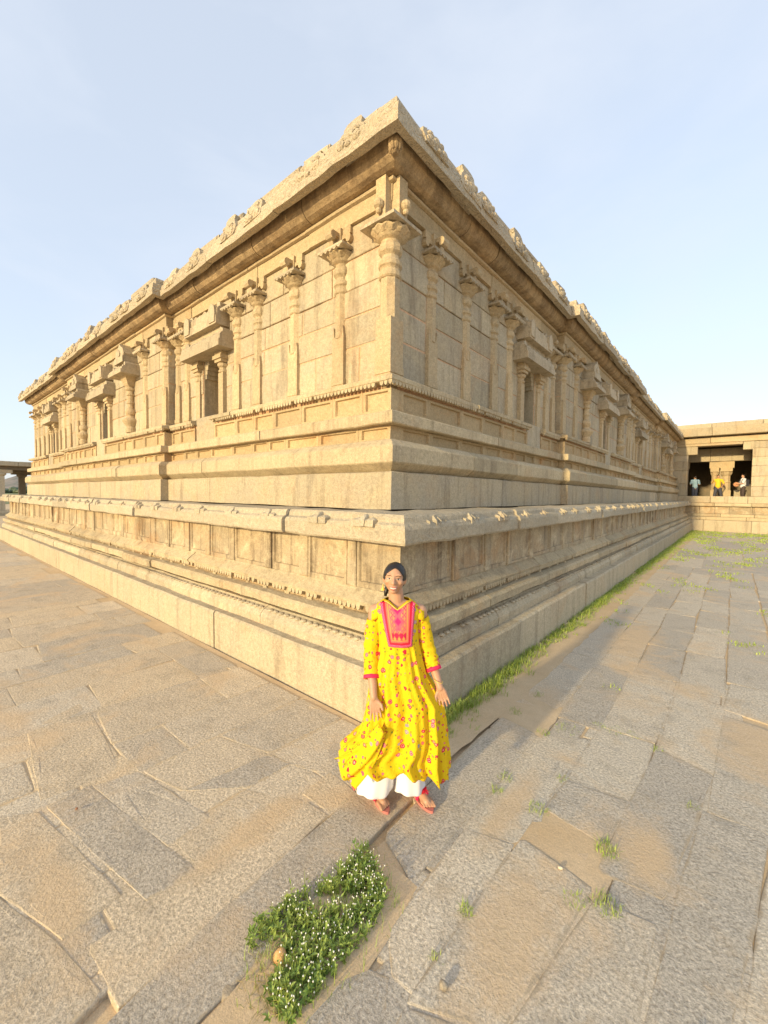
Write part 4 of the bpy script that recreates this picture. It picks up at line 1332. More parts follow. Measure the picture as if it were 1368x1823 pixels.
def print_mat():
    """yellow cotton with a small printed flower pattern"""
    m, n, b = new_mat('printed_cotton')
    t = N(n, 'ShaderNodeTexCoord')
    base = (0.74, 0.50, 0.012)
    v = N(n, 'ShaderNodeMapping')
    v.inputs['Scale'].default_value = (1.0, 0.9, 1.0)
    n.links.new(t.outputs['Object'], v.inputs['Vector'])
    wob = N(n, 'ShaderNodeTexNoise')
    wob.inputs['Scale'].default_value = 70
    n.links.new(v.outputs[0], wob.inputs['Vector'])
    ad = N(n, 'ShaderNodeVectorMath')
    ad.operation = 'MULTIPLY_ADD'
    n.links.new(wob.outputs['Color'], ad.inputs[0])
    ad.inputs[1].default_value = (0.012, 0.012, 0.012)
    n.links.new(v.outputs[0], ad.inputs[2])
    def vor(scale, feat='F1'):
        x = N(n, 'ShaderNodeTexVoronoi')
        x.feature = feat
        x.inputs['Scale'].default_value = scale
        x.inputs['Randomness'].default_value = 0.75
        n.links.new(ad.outputs[0], x.inputs['Vector'])
        return x
    a = vor(23)
    sep = N(n, 'ShaderNodeSeparateColor')
    n.links.new(a.outputs['Color'], sep.inputs[0])
    petal = N(n, 'ShaderNodeValToRGB')
    petal.color_ramp.interpolation = 'CONSTANT'
    e = petal.color_ramp.elements
    e[0].color = (0.62, 0.03, 0.05, 1)
    e[1].position, e[1].color = 0.45, (0.70, 0.10, 0.16, 1)
    for pos, c in ((0.72, (0.60, 0.16, 0.05, 1)), (0.88, (0.30, 0.27, 0.32, 1))):
        x = e.new(pos); x.color = c
    n.links.new(sep.outputs['Red'], petal.inputs['Fac'])
    c = mixc(n, 0.0, base, base)
    # leaves
    l = vor(40)
    ls = N(n, 'ShaderNodeSeparateColor')
    n.links.new(l.outputs['Color'], ls.inputs[0])
    lf = math_(n, 'MULTIPLY', math_(n, 'LESS_THAN', l.outputs['Distance'], 0.30), math_(n, 'GREATER_THAN', ls.outputs['Green'], 0.60))
    c = mixc(n, math_(n, 'MULTIPLY', lf, 0.85), base, mixc(n, math_(n, 'GREATER_THAN', ls.outputs['Blue'], 0.5), (0.20, 0.24, 0.03), (0.40, 0.08, 0.02)))
    size = rng(n, sep.outputs['Green'], 0, 1, 0.12, 0.40)
    on = math_(n, 'LESS_THAN', a.outputs['Distance'], size)
    c = mixc(n, on, c, petal.outputs['Color'])
    ring = math_(n, 'MULTIPLY', math_(n, 'LESS_THAN', a.outputs['Distance'], math_(n, 'MULTIPLY', size, 0.62)), math_(n, 'GREATER_THAN', a.outputs['Distance'], math_(n, 'MULTIPLY', size, 0.40)))
    c = mixc(n, math_(n, 'MULTIPLY', ring, 0.75), c, (0.80, 0.42, 0.36))
    n.links.new(c, b.inputs['Base Color'])
    b.inputs['Roughness'].default_value = 0.8
    b.inputs['Specular IOR Level'].default_value = 0.15
    p = N(n, 'ShaderNodeNewGeometry').outputs['Position']
    ch = bump(n, b, ntex(n, p, 20, 5, 0.65), 0.6, 0.025)
    return m
M_PRINT = print_mat()

def bib_mat():
    """embroidered yoke: nested borders, lattice and medallions; u across, v down (UV)"""
    m, n, b = new_mat('embroidered_yoke')
    uv = N(n, 'ShaderNodeTexCoord').outputs['UV']
    s = N(n, 'ShaderNodeSeparateXYZ')
    n.links.new(uv, s.inputs[0])
    u, v = s.outputs['X'], s.outputs['Y']
    side_ = math_(n, 'MINIMUM', u, math_(n, 'SUBTRACT', 1.0, u))          # 0 at the edges
    bot = math_(n, 'MULTIPLY', math_(n, 'SUBTRACT', 1.0, v), 1.35)
    e = math_(n, 'MINIMUM', side_, bot)
    red, crim, pink, peach, gold = (0.60, 0.006, 0.03), (0.52, 0.006, 0.06), (0.62, 0.09, 0.14), (0.66, 0.27, 0.17), (0.62, 0.28, 0.06)
    def wave(x, f, off=0.0):
        return math_(n, 'SINE', math_(n, 'ADD', math_(n, 'MULTIPLY', x, f), off))
    lat = math_(n, 'MULTIPLY', wave(u, 75), wave(v, 90))
    fill = mixc(n, math_(n, 'GREATER_THAN', lat, 0.05), crim, peach)
    fill = mixc(n, math_(n, 'GREATER_THAN', math_(n, 'MULTIPLY', wave(u, 38), wave(v, 42)), 0.55), fill, gold)
    # central magenta medallions
    du = math_(n, 'ABSOLUTE', math_(n, 'SUBTRACT', u, 0.5))
    med = math_(n, 'ADD', math_(n, 'MULTIPLY', du, 2.2), math_(n, 'MULTIPLY', math_(n, 'ABSOLUTE', wave(v, 13, 1.0)), 0.25))
    inmid = math_(n, 'MULTIPLY', math_(n, 'LESS_THAN', med, 0.42), math_(n, 'LESS_THAN', v, 0.60))
    fill = mixc(n, inmid, fill, pink)
    inmid2 = math_(n, 'MULTIPLY', math_(n, 'LESS_THAN', med, 0.25), math_(n, 'LESS_THAN', v, 0.58))
    fill = mixc(n, inmid2, fill, (0.66, 0.005, 0.13))
    # lower row of diamonds
    row = math_(n, 'MULTIPLY', math_(n, 'GREATER_THAN', v, 0.66), math_(n, 'LESS_THAN', v, 0.83))
    dia = math_(n, 'ADD', math_(n, 'ABSOLUTE', wave(u, 19)), math_(n, 'ABSOLUTE', wave(v, 19, 0.6)))
    fill = mixc(n, row, fill, mixc(n, math_(n, 'GREATER_THAN', dia, 1.0), gold, crim))
    c = mixc(n, math_(n, 'LESS_THAN', e, 0.235), fill, gold)
    c = mixc(n, math_(n, 'LESS_THAN', e, 0.20), c, mixc(n, math_(n, 'GREATER_THAN', wave(math_(n, 'ADD', u, v), 160), 0.1), red, peach))
    c = mixc(n, math_(n, 'LESS_THAN', e, 0.150), c, red)
    c = mixc(n, math_(n, 'LESS_THAN', e, 0.085), c, mixc(n, math_(n, 'GREATER_THAN', math_(n, 'MULTIPLY', wave(v, 120), wave(u, 120)), 0.5), (0.62, 0.01, 0.12), (0.85, 0.45, 0.5)))
    n.links.new(c, b.inputs['Base Color'])
    b.inputs['Roughness'].default_value = 0.75
    return m
M_BIB = bib_mat()
M_PINK = plain('pink_trim', (0.72, 0.015, 0.09), 0.7)
M_WHITE = plain('white_cotton', (0.80, 0.79, 0.80), 0.85)
M_SOLE = plain('tan_sole', (0.52, 0.17, 0.14), 0.7)
M_GOLD = plain('gold_trim', (0.75, 0.52, 0.10), 0.5)

woman = empty('person', (0.409, -0.566, 0.012), math.radians(37.36), label='woman in a yellow floral dress with a pink embroidered yoke at the platform corner', cat='person')

# --- body
HX, HZ = -0.066, 1.538
mb = MB()
limb(mb, [((-.03, .01, .88), .125), ((-.035, .0, 1.0), .105), ((-.04, .0, 1.18), .112), ((-.045, .005, 1.28), .10)], 14)
mb.ball((-.035, .01, .86), .155, .115, .12, n=14, m=9)
mb.ball((-.04, .0, 1.20), .135, .095, .14, n=14, m=9)
limb(mb, [((-.175, .01, 1.318), .044), ((-.045, .01, 1.345), .058), ((.088, .01, 1.328), .044)], 12)
limb(mb, [((-.05, .012, 1.34), .055), ((-.058, .008, 1.46), .047)], 14)
for sx, hip, knee, ank in ((-1, (-.12, .01, .84), (-.16, -.01, .46), (-.185, .055, .075)), (1, (.05, .01, .84), (.06, .0, .46), (.085, .075, .075))):
    limb(mb, [(hip, .09), (knee, .055), (ank, .034)], 12)
# feet with toes
def foot(mb, heel, toe):
    h, t = Vector((heel[0], heel[1], .032)), Vector((toe[0], toe[1], .024))
    d = (t - h); d.z = 0; d.normalize()
    s = Vector((-d.y, d.x, 0))
    limb(mb, [(h + Vector((0, 0, .006)), .031), (h.lerp(t, .45) + Vector((0, 0, .012)), .034), (h.lerp(t, .78), .026)], 10)
    mb.ball(h.lerp(t, .72) + Vector((0, 0, -.004)), .040, .036, .020, n=10, m=6)
    inner = 1 if heel[0] < 0 else -1
    for k in range(5):
        w = (2 - k) * 0.0165
        L = (.062, .058, .052, .045, .038)[k]
        r = (.0115, .0085, .008, .0075, .007)[k]
        a = h.lerp(t, .70) + s * (-inner) * w
        a.z = .022
        limb(mb, [(a, r * 1.1), (a + d * L * .6, r), (a + d * L + Vector((0, 0, -.008)), r * .9)], 8, 2)
    return h, t, d, s
FT = [foot(mb, (-.198, .10), (-.100, -.075)), foot(mb, (.085, .125), (.195, -.05))]
# arms
LSH, LEL, LWR = (-.192, .012, 1.312), (-.216, -.015, 1.055), (-.185, -.165, .805)
RSH, REL, RWR = (.106, .012, 1.318), (.158, .02, 1.075), (.240, -.075, .840)
limb(mb, [(LSH, .046), ((-.205, .005, 1.18), .041), (LEL, .035), ((-.205, -.085, .94), .032), (LWR, .0235)], 12)
limb(mb, [(RSH, .046), ((.13, .022, 1.19), .041), (REL, .035), ((.195, -.02, .97), .032), (RWR, .0225)], 12)
# hands: palm, four fingers of unequal length and a thumb from the side of the palm
def hand(mb, wr, d, side, curl, L=.085, flip=1):
    wr, d = Vector(wr), Vector(d).normalized()
    across = Vector((1, 0, 0)) - d * d.x
    across.normalize()
    nrm = d.cross(across).normalized()
    if nrm.y > 0: nrm = -nrm                                # towards the camera side
    for k in range(4):
        w = (k - 1.5) * .0165
        limb(mb, [(wr + across * w * .45, .014), (wr + d * L * .55 + across * w * .9, .0135), (wr + d * L + across * w, .0115)], 8, 2)
    lens = (.054, .063, .059, .046) if side > 0 else (.046, .059, .063, .054)
    for k in range(4):
        w = (k - 1.5) * .0185
        a = wr + d * L + across * w
        spread = across * (k - 1.5) * .08
        l = lens[k]
        d1 = (d + spread + nrm * curl * .25 * flip).normalized()
        d2 = (d + spread + nrm * curl * .9 * flip).normalized()
        d3 = (d * .8 + nrm * curl * 1.7 * flip).normalized()
        p1 = a + d1 * l * .45
        p2 = p1 + d2 * l * .32
        p3 = p2 + d3 * l * .26
        limb(mb, [(a, .0080), (p1, .0072), (p2, .0066), (p3, .0056)], 8, 2)
    b = wr + d * L * .30 + across * side * .020
    t1 = b + (d * .75 + across * side * .70 + nrm * .3).normalized() * .036
    t2 = t1 + (d * .95 + across * side * .15 + nrm * .35).normalized() * .030
    limb(mb, [(b, .0125), (t1, .0100), (t2, .0078)], 8, 2)
hand(mb, LWR, (.16, -.22, -1), 1, .30, L=.074)
hand(mb, RWR, (.30, -.02, -.95), -1, 1.5, L=.062)
# head
hd = MB()
hd.ball((0, 0, 0), .070, .088, .098, n=28, m=20)
def shape(v):
    x, y, z = v
    q = -z / .098
    if q > 0:
        k = 1 - .24 * q ** 1.6
        x *= k
        if y > 0: y *= 1 - .45 * q
    if y < 0: y *= .97
    return (x, y, z)
hd.v = [shape(v) for v in hd.v]
hd.ball((0, -.058, -.072), .025, .024, .020, n=12, m=8)                     # chin
for sx in (-1, 1):
    hd.ball((sx * .036, -.052, -.012), .026, .026, .022, n=12, m=8)         # cheeks
    hd.ball((sx * .026, -.062, .034), .026, .018, .012, n=10, m=7)          # brow ridge
    hd.ball((sx * .071, .008, -.008), .010, .018, .029, n=10, m=7)          # ears
hd.tube([(Vector((0, -.078, .026)), .008), (Vector((0, -.092, .002)), .010), (Vector((0, -.101, -.014)), .0125)], 10)
hd.ball((0, -.100, -.015), .0125, n=10, m=7)
for sx in (-1, 1): hd.ball((sx * .011, -.091, -.018), .0085, n=8, m=6)
hd.ball((0, -.078, -.046), .026, .016, .016, n=12, m=8)                     # mouth swell
HM = Matrix.Translation((HX, -.012, HZ)) @ Matrix.Rotation(math.radians(3), 4, 'Y') @ Matrix.Rotation(math.radians(-3), 4, 'Z')
mb.add([HM @ Vector(v) for v in hd.v], hd.f)
body_me = fuse(mb, 0.0044, 3, 'body')
body_me.materials.append(skin)
body = link('body', body_me, woman)
bvh = BVHTree.FromPolygons([v.co.copy() for v in body_me.vertices], [tuple(p.vertices) for p in body_me.polygons])
def face_pt(x, z, lift=0.0):
    """point on the face skin for head coordinates x, z"""
    a, b_ = HM @ Vector((x, -.30, z)), HM @ Vector((x, 0, z))
    h = bvh.ray_cast(a, (b_ - a).normalized())
    return (h[0] if h[0] else b_) + (a - b_).normalized() * lift
def strip(pts_up, pts_lo, lift, name, mat, parent=body):
    mb = MB()
    n = len(pts_up)
    vs = [face_pt(x, z, lift) for x, z in pts_up] + [face_pt(x, z, lift) for x, z in pts_lo]
    mb.add(vs, [(i, i + 1, n + i + 1, n + i) for i in range(n - 1)])
    o = mb.build(name, mat, parent, smooth=True)
    return o
M_EYEW = plain('eye_white', (0.62, 0.58, 0.54), 0.3)
M_IRIS = plain('iris', (0.025, 0.012, 0.008), 0.2)
M_BROW = plain('brow', (0.035, 0.018, 0.012), 0.8)
M_LIP = plain('lip', (0.46, 0.115, 0.10), 0.45)
M_TEETH = plain('teeth', (0.78, 0.74, 0.68), 0.35)
def arc(x0, x1, z0, bow, n=7, skew=0.0):
    return [(x0 + (x1 - x0) * i / (n - 1), z0 + bow * (1 - (2 * i / (n - 1) - 1) ** 2) + skew * (i / (n - 1))) for i in range(n)]
for sx in (-1, 1):
    cx = sx * .0295
    strip(arc(cx - .0135, cx + .0135, .0095, .0050), arc(cx - .0135, cx + .0135, .0095, -.0032), .0012, 'eye', M_EYEW)
    strip(arc(cx - .0058, cx + .0058, .0095, .0046, 5), arc(cx - .0058, cx + .0058, .0095, -.0032, 5), .0022, 'iris', M_IRIS)
    strip(arc(cx - .0150, cx + .0150, .0100, .0068), arc(cx - .0145, cx + .0145, .0097, .0040), .0026, 'eyelid', M_BROW)
    strip(arc(cx - .0185, cx + .0185, .0275, .0062), arc(cx - .0175, cx + .0185, .0245, .0055), .0012, 'eyebrow', M_BROW)
strip(arc(-.0245, .0245, -.0425, -.0035, 9), arc(-.0225, .0225, -.0445, -.0110, 9), .0016, 'teeth', M_TEETH)
strip(arc(-.0275, .0275, -.0400, .0002, 9), arc(-.0265, .0265, -.0425, -.0038, 9), .0022, 'upper_lip', M_LIP)
strip(arc(-.0250, .0250, -.0435, -.0105, 9), arc(-.0200, .0200, -.0470, -.0165, 9), .0024, 'lower_lip', M_LIP)
# hair: side parting, drawn back over the ears to a low knot
hm = MB()
hm.ball((0, 0, 0), 1, n=150, m=100)
hv = []
for v in hm.v:
    d = Vector(v).normalized()
    x, y, z = d.x * .078, d.y * .096 + .010, d.z * .102 + .005
    if z < -.02:
        y = y if y > 0 else y * 1.0
    hv.append((x, y, z))
def hairy(c):
    """True where hair covers the head (head coordinates)"""
    x, y, z = c
    line = .073 - 14.0 * x ** 2 + .004 * max(-1, min(1, (x + .012) / .012))      # hairline over the forehead
    if y < .004:
        if z < line and abs(x) < .060: return False
        if z < -.005: return False
    if z < -.055: return False
    if y < .03 and z < -.015: return False
    return True
fs = []
for f in hm.f:
    c = sum((Vector(hv[i]) for i in f), Vector()) / len(f)
    if hairy(c): fs.append(f)
hh = MB()
hh.v = [tuple(HM @ (Vector(v) * (1 + .012 * noise.noise(Vector((v[0] * 90, v[1] * 12, v[2] * 30)))))) for v in hv]
hh.f = fs
hh.m = [0] * len(fs)
hair = hh.build('hair', hairm, woman, smooth=True)
so = hair.modifiers.new('thick', 'SOLIDIFY')
so.thickness = .012
so.offset = -1
kn = MB()
kn.ball(HM @ Vector((-.012, .105, -.035)), .045, .035, .042, n=14, m=9)
kn.tube([(HM @ Vector((-.03, .085, -.04)), .022), (HM @ Vector((-.055, .06, -.10)), .016), (HM @ Vector((-.058, .045, -.135)), .009)], 8)
kn.build('hair_knot', hairm, hair, smooth=True)
er = MB()
ep = HM @ Vector((-.074, -.006, -.045))
er.tube([(ep, .003), (ep + Vector((0, 0, -.02)), .004)], 6)
er.lathe([(.004, .0), (.011, -.012), (.013, -.022), (.004, -.026)], 10, 0, 0)
er.v[-40:] = [tuple(Vector(v) + ep + Vector((0, 0, -.018))) for v in er.v[-40:]]
er.build('earring', M_GOLD, body)

# --- dress: rings from the shoulders to the hem
ROWS = [  # z, left, right, front, back, pleat
    (1.398, -.128, .036, -.052, .075, 0), (1.380, -.160, .070, -.068, .085, 0), (1.355, -.186, .100, -.088, .094, 0), (1.325, -.196, .112, -.102, .100, 0),
    (1.280, -.184, .104, -.116, .104, 0), (1.230, -.176, .096, -.126, .104, .001), (1.180, -.172, .100, -.128, .102, .002), (1.125, -.168, .104, -.126, .100, .004),
    (1.095, -.166, .110, -.126, .104, .012), (1.05, -.172, .120, -.130, .112, .018), (.98, -.190, .140, -.140, .125, .022), (.90, -.212, .165, -.152, .140, .027),
    (.80, -.228, .226, -.168, .158, .034), (.735, -.236, .272, -.175, .168, .037), (.70, -.240, .270, -.180, .175, .040), (.60, -.254, .286, -.190, .192, .046), (.52, -.272, .296, -.198, .204, .052),
    (.46, -.310, .298, -.204, .210, .056), (.41, -.372, .304, -.208, .214, .060), (.355, -.418, .308, -.210, .218, .064), (.30, -.410, .312, -.212, .220, .068),
    (.25, -.375, .313, -.214, .222, .070), (.215, -.335, .313, -.215, .223, .072)]
NU = 144
def dress_pt(row, u):
    z, xl, xr, yf, yb, pl = row
    xc, yc = -.035 * (z > 1.1) + (xl + xr) / 2 * (z <= 1.1), 0.0
    c, s = math.cos(u), math.sin(u)                     # u = 0 right, pi left, -pi/2 front
    e = 0.86
    cx = math.copysign(abs(c) ** e, c)
    sy = math.copysign(abs(s) ** e, s)
    x = xc + (xr - xc if c > 0 else xc - xl) * cx
    y = yc + (yb if s > 0 else -yf) * sy
    if pl:
        ph = 13 * u + 1.2 * math.sin(2 * u + .4) + .35 * math.sin(z * 5) + .8
        w = math.sin(ph) * .62 + .38 * math.sin(23 * u + 2.0 + z)
        k = 1 + pl / .26 * w * (0.55 if abs(c) > .93 else 1.0)
        x = xc + (x - xc) * (1 + (k - 1) * .35)
        y = yc + (y - yc) * k
    return Vector((x, y, z))
rows = []
for a, b_ in zip(ROWS[:-1], ROWS[1:]):
    sub = 3 if a[0] < 1.12 else 2
    for k in range(sub):
        t = k / sub
        rows.append(tuple(p + (q - p) * t for p, q in zip(a, b_)))
rows.append(ROWS[-1])
vs, fs = [], []
for ri, row in enumerate(rows):
    for i in range(NU):
        u = 2 * PI * i / NU
        p = dress_pt(row, u)
        # hem: dips between the folds and rises at the windblown side
        t = max(0, (.46 - row[0]) / .26)
        if t > 0:
            dz = .017 * math.sin(13 * u + 1.2 * math.sin(2 * u + .4) + 2.0) + .014 * math.sin(5 * u + 1)
            lf = max(0, -math.cos(u)) ** 2
            p.z += t * dz + t * .035 + t * .085 * max(0, 1 - (abs(p.x + .06) / .30) ** 2) + t * lf * .02
            if p.x < -.28: p.y += -.05 * t * lf
        # V neck: cut the front top down towards the middle
        if row[0] > 1.335 and math.sin(u) < 0:
            d = abs(p.x + .043)
            lim = 1.350 + min(.05, d * .80)
            if p.z > lim: p.z = lim
        p.y += .006 * noise.noise((p.x * 14, p.z * 9, u * 2))
        vs.append(p)
for ri in range(len(rows) - 1):
    for i in range(NU):
        j = (i + 1) % NU
        fs.append((ri * NU + i, ri * NU + j, (ri + 1) * NU + j, (ri + 1) * NU + i))
dm = MB().add(vs, fs)
dress_me = dm.mesh('dress', M_PRINT, smooth=True)
dress = link('dress', dress_me, woman)
sd = dress.modifiers.new('thick', 'SOLIDIFY')
sd.thickness = .003
dbvh = BVHTree.FromPolygons([v.co.copy() for v in dress_me.vertices], [tuple(p.vertices) for p in dress_me.polygons])
# swept corner of the skirt held out by the wind, gathered under her right hand
g = MB()
n1, n2 = 26, 15
vs, fs = [], []
top, mid = Vector((-.160, -.165, .690)), None
for i in range(n1 + 1):
    t = i / n1
    a = Vector((-.150, -.215, .672)).lerp(Vector((-.440, -.13, .372)), t) + Vector((0, 0, -.035 * math.sin(PI * t)))
    b_ = Vector((-.100, -.235, .620)).lerp(Vector((-.300, -.20, .225)), t) + Vector((.03 * math.sin(PI * t), -.02 * math.sin(PI * t), 0))
    for j in range(n2 + 1):
        q = j / n2
        p = a.lerp(b_, q)
        p.y += -.020 * math.sin(q * 11 + 3 * t) * (.3 + .7 * t) - .03 * math.sin(PI * q)
        p.z += .010 * math.sin(q * 9) * t
        vs.append(p)
for i in range(n1):
    for j in range(n2):
        a = i * (n2 + 1) + j
        fs.append((a, a + 1, a + n2 + 2, a + n2 + 1))
sw_ = g.add(vs, fs).build('skirt_fold', M_PRINT, dress, smooth=True)
sw_.modifiers.new('thick', 'SOLIDIFY').thickness = .003

def drape(name, x_at, z0, z1, nu, nv, lift, mat, parent, zc=None):
    """a patch laid on the front of the dress"""
    me = bpy.data.meshes.new(name)
    vs, fs, uv = [], [], []
    for j in range(nv + 1):
        v = j / nv
        for i in range(nu + 1):
            u = i / nu
            x0, x1 = x_at(v)
            x = x0 + (x1 - x0) * u
            zt = z0 if zc is None else zc(x)
            z = zt + (z1 - zt) * v
            h = dbvh.ray_cast(Vector((x, -.6, z)), Vector((0, 1, 0)))
            y = h[0].y if h[0] and h[0].y < .03 else -.06
            vs.append((x, y - lift, z))
            uv.append((u, (z0 - z) / (z0 - z1)))
    for j in range(nv):
        for i in range(nu):
            a = j * (nu + 1) + i
            fs.append((a, a + 1, a + nu + 2, a + nu + 1))
    me.from_pydata(vs, [], fs)
    me.materials.append(mat)
    l = me.uv_layers.new(name='uv')
    for lp in me.loops: l.data[lp.index].uv = uv[lp.vertex_index]
    for p in me.polygons: p.use_smooth = True
    o = link(name, me, parent)
    s = o.modifiers.new('thick', 'SOLIDIFY')
    s.thickness = .003
    s.offset = 0
    return o
ztop = lambda x: 1.350 + min(.042, abs(x + .043) * .62)
drape('yoke', lambda v: (-.162 + .066 * v, .072 - .020 * v), 1.392, 1.118, 22, 26, .006, M_BIB, dress, zc=lambda x: ztop(x) - .002)
# neck piping
pp = []
for i in range(15):
    x = -.128 + .17 * i / 14
    z = ztop(x)
    h = dbvh.ray_cast(Vector((x, -.6, z - .006)), Vector((0, 1, 0)))
    pp.append((Vector((x, (h[0].y if h[0] and h[0].y < .02 else -.06) - .006, z)), .0035))
MB().tube(pp, 6).build('neck_piping', M_GOLD, dress, smooth=True)

def sleeve(name, pts, cuff):
    mb = MB()
    n = 22
    path = []
    for (p, r), (q, s) in zip(pts[:-1], pts[1:]):
        for k in range(5): path.append((Vector(p).lerp(Vector(q), k / 5), r + (s - r) * k / 5))
    path.append((Vector(pts[-1][0]), pts[-1][1]))
    path = [(p + Vector((.003 * math.sin(i * 1.9), 0, 0)), r * (1 + .05 * math.sin(i * 2.3))) for i, (p, r) in enumerate(path)]
    mb.tube(path, n, cap=False)
    o = mb.build(name, M_PRINT, dress, smooth=True)
    o.modifiers.new('thick', 'SOLIDIFY').thickness = .003
    a, b_ = Vector(pts[-2][0]), Vector(pts[-1][0])
    d = (b_ - a).normalized()
    r = pts[-1][1]
    cm = MB().tube([(b_ - d * .014, r + .003), (b_ - d * .004, r + .005), (b_ + d * .010, r + .004)], n, cap=False)
    c = cm.build('cuff', M_PINK, o, smooth=True)
    c.modifiers.new('thick', 'SOLIDIFY').thickness = .004
sleeve('sleeve', [((-.196, .006, 1.262), .052), ((-.205, .004, 1.18), .056), ((-.214, -.014, 1.06), .052), ((-.210, -.060, .97), .050), ((-.206, -.098, .905), .048)], True)
sleeve('sleeve', [((.112, .012, 1.272), .052), ((.128, .014, 1.19), .056), ((.158, .018, 1.07), .052), ((.185, -.012, .99), .050), ((.201, -.032, .945), .047)], True)
# shoulder caps of the cold-shoulder cut
for x0, x1, z in ((-.160, -.214, 1.345), (.076, .132, 1.352)):
    mb = MB()
    sx = 1 if x1 > x0 else -1
    vs = []
    for i in range(9):
        t = i / 8
        a = -PI / 2 * 1.15 + PI * 1.15 * t
        for q in (0, .5, 1):
            x = x0 + (x1 - x0) * q
            vs.append((x, .012 + .075 * math.sin(a) * (1 - .1 * q), z - .045 + .062 * math.cos(a) * (1 - .18 * q) - .022 * q * (1 if abs(math.cos(a)) > .3 else 1.4)))
    fs = [(i * 3 + q, i * 3 + q + 1, i * 3 + q + 4, i * 3 + q + 3) for i in range(8) for q in range(2)]
    o = mb.add(vs, fs).build('shoulder_cap', M_PRINT, dress, smooth=True)
    o.modifiers.new('thick', 'SOLIDIFY').thickness = .003

# --- trousers, sandals, bracelet
def leg_tube(x0, x1, zb, yc):
    mb = MB()
    n = 40
    vs, fs = [], []
    lv = [.55, .40, .30, .22, .16, zb + .01, zb]
    for k, z in enumerate(lv):
        t = k / (len(lv) - 1)
        xc = (x0 + x1) / 2 * t + (-.035 + (.09 if x0 > -.1 else -.085)) * (1 - t)
        rx, ry = .085 + ((x1 - x0) / 2 - .085) * t, .095 + .018 * t
        for i in range(n):
            u = 2 * PI * i / n
            w = 1 + .055 * t * math.sin(7 * u + 1.3) + .03 * math.sin(4 * u + z * 20)
            fz = .010 * math.sin(z * 55 + u) * t
            vs.append((xc + rx * math.cos(u) * w, yc + (ry * w + fz) * math.sin(u), z + (.010 * math.sin(3 * u + 1) if k >= 5 else 0)))
    for k in range(len(lv) - 1):
        for i in range(n):
            j = (i + 1) % n
            fs.append((k * n + i, k * n + j, (k + 1) * n + j, (k + 1) * n + i))
    return mb.add(vs, fs)
tl = leg_tube(-.308, -.070, .082, .02)
tl.add(*[(x.v, x.f) for x in (leg_tube(-.052, .156, .088, .05),)][0])
tr = tl.build('trousers', M_WHITE, woman, smooth=True)
tr.modifiers.new('thick', 'SOLIDIFY').thickness = .003
for h, t, d, s in FT:
    mb = MB()
    o = []
    for i in range(22):
        a = 2 * PI * i / 22
        lx, ly = math.cos(a), math.sin(a)
        w = .040 if lx > .1 else .033
        o.append(((h + t) / 2 + d * lx * .128 + s * ly * w * (1 if abs(lx) < .9 else .9)))
    n = len(o)
    vs = [(p.x, p.y, -.010) for p in o] + [(p.x, p.y, .007) for p in o]
    mb.add(vs, [tuple(range(n)), tuple(range(2 * n - 1, n - 1, -1))] + [(j, j + n, (j + 1) % n + n, (j + 1) % n) for j in range(n)])
    sd_ = mb.build('sandal', M_SOLE, woman)
    st = MB()
    # heel and ankle strap, toe ring, tassel over the instep
    a0 = h.lerp(t, .12)
    st.tube([(Vector((a0.x + d.x * .055 * math.cos(q) + s.x * .042 * math.sin(q), a0.y + d.y * .055 * math.cos(q) + s.y * .042 * math.sin(q), .062 + .014 * math.cos(q))), .010) for q in [PI * 2 * k / 16 for k in range(17)]], 6, False)
    b0 = h.lerp(t, .50)
    st.tube([(Vector((b0.x + s.x * .040 * math.cos(q), b0.y + s.y * .040 * math.cos(q), .014 + .044 * math.sin(q))), .011) for q in [PI * k / 10 for k in range(11)]], 6)
    st.tube([(h.lerp(t, .40) + Vector((0, 0, .045)), .007), (h.lerp(t, .68) + Vector((0, 0, .026)), .006)], 6)
    st.build('strap', M_PINK, sd_, smooth=True)
    ts = MB()
    rr = random.Random(2)
    c0 = h.lerp(t, .46) + Vector((0, 0, .050))
    for _ in range(46):
        e_ = c0 + d * rr.uniform(.015, .055) + s * rr.uniform(-.026, .026) + Vector((0, 0, rr.uniform(-.018, .012)))
        ts.tube([(c0, .0022), (c0.lerp(e_, .6) + Vector((0, 0, .008)), .0032), (e_, .0022)], 4)
    ts.build('tassel', plain('red_tassel', (0.72, 0.012, 0.04), .8), sd_)
bw = Vector(RWR) + Vector((-.012, .005, .045))
mb = MB()
mb.tube([(bw + Vector((.029 * math.cos(q), .029 * math.sin(q), -.010 * math.cos(q))), .0022) for q in [2 * PI * k / 18 for k in range(19)]], 5, False)
mb.build('bracelet', M_GOLD, woman)

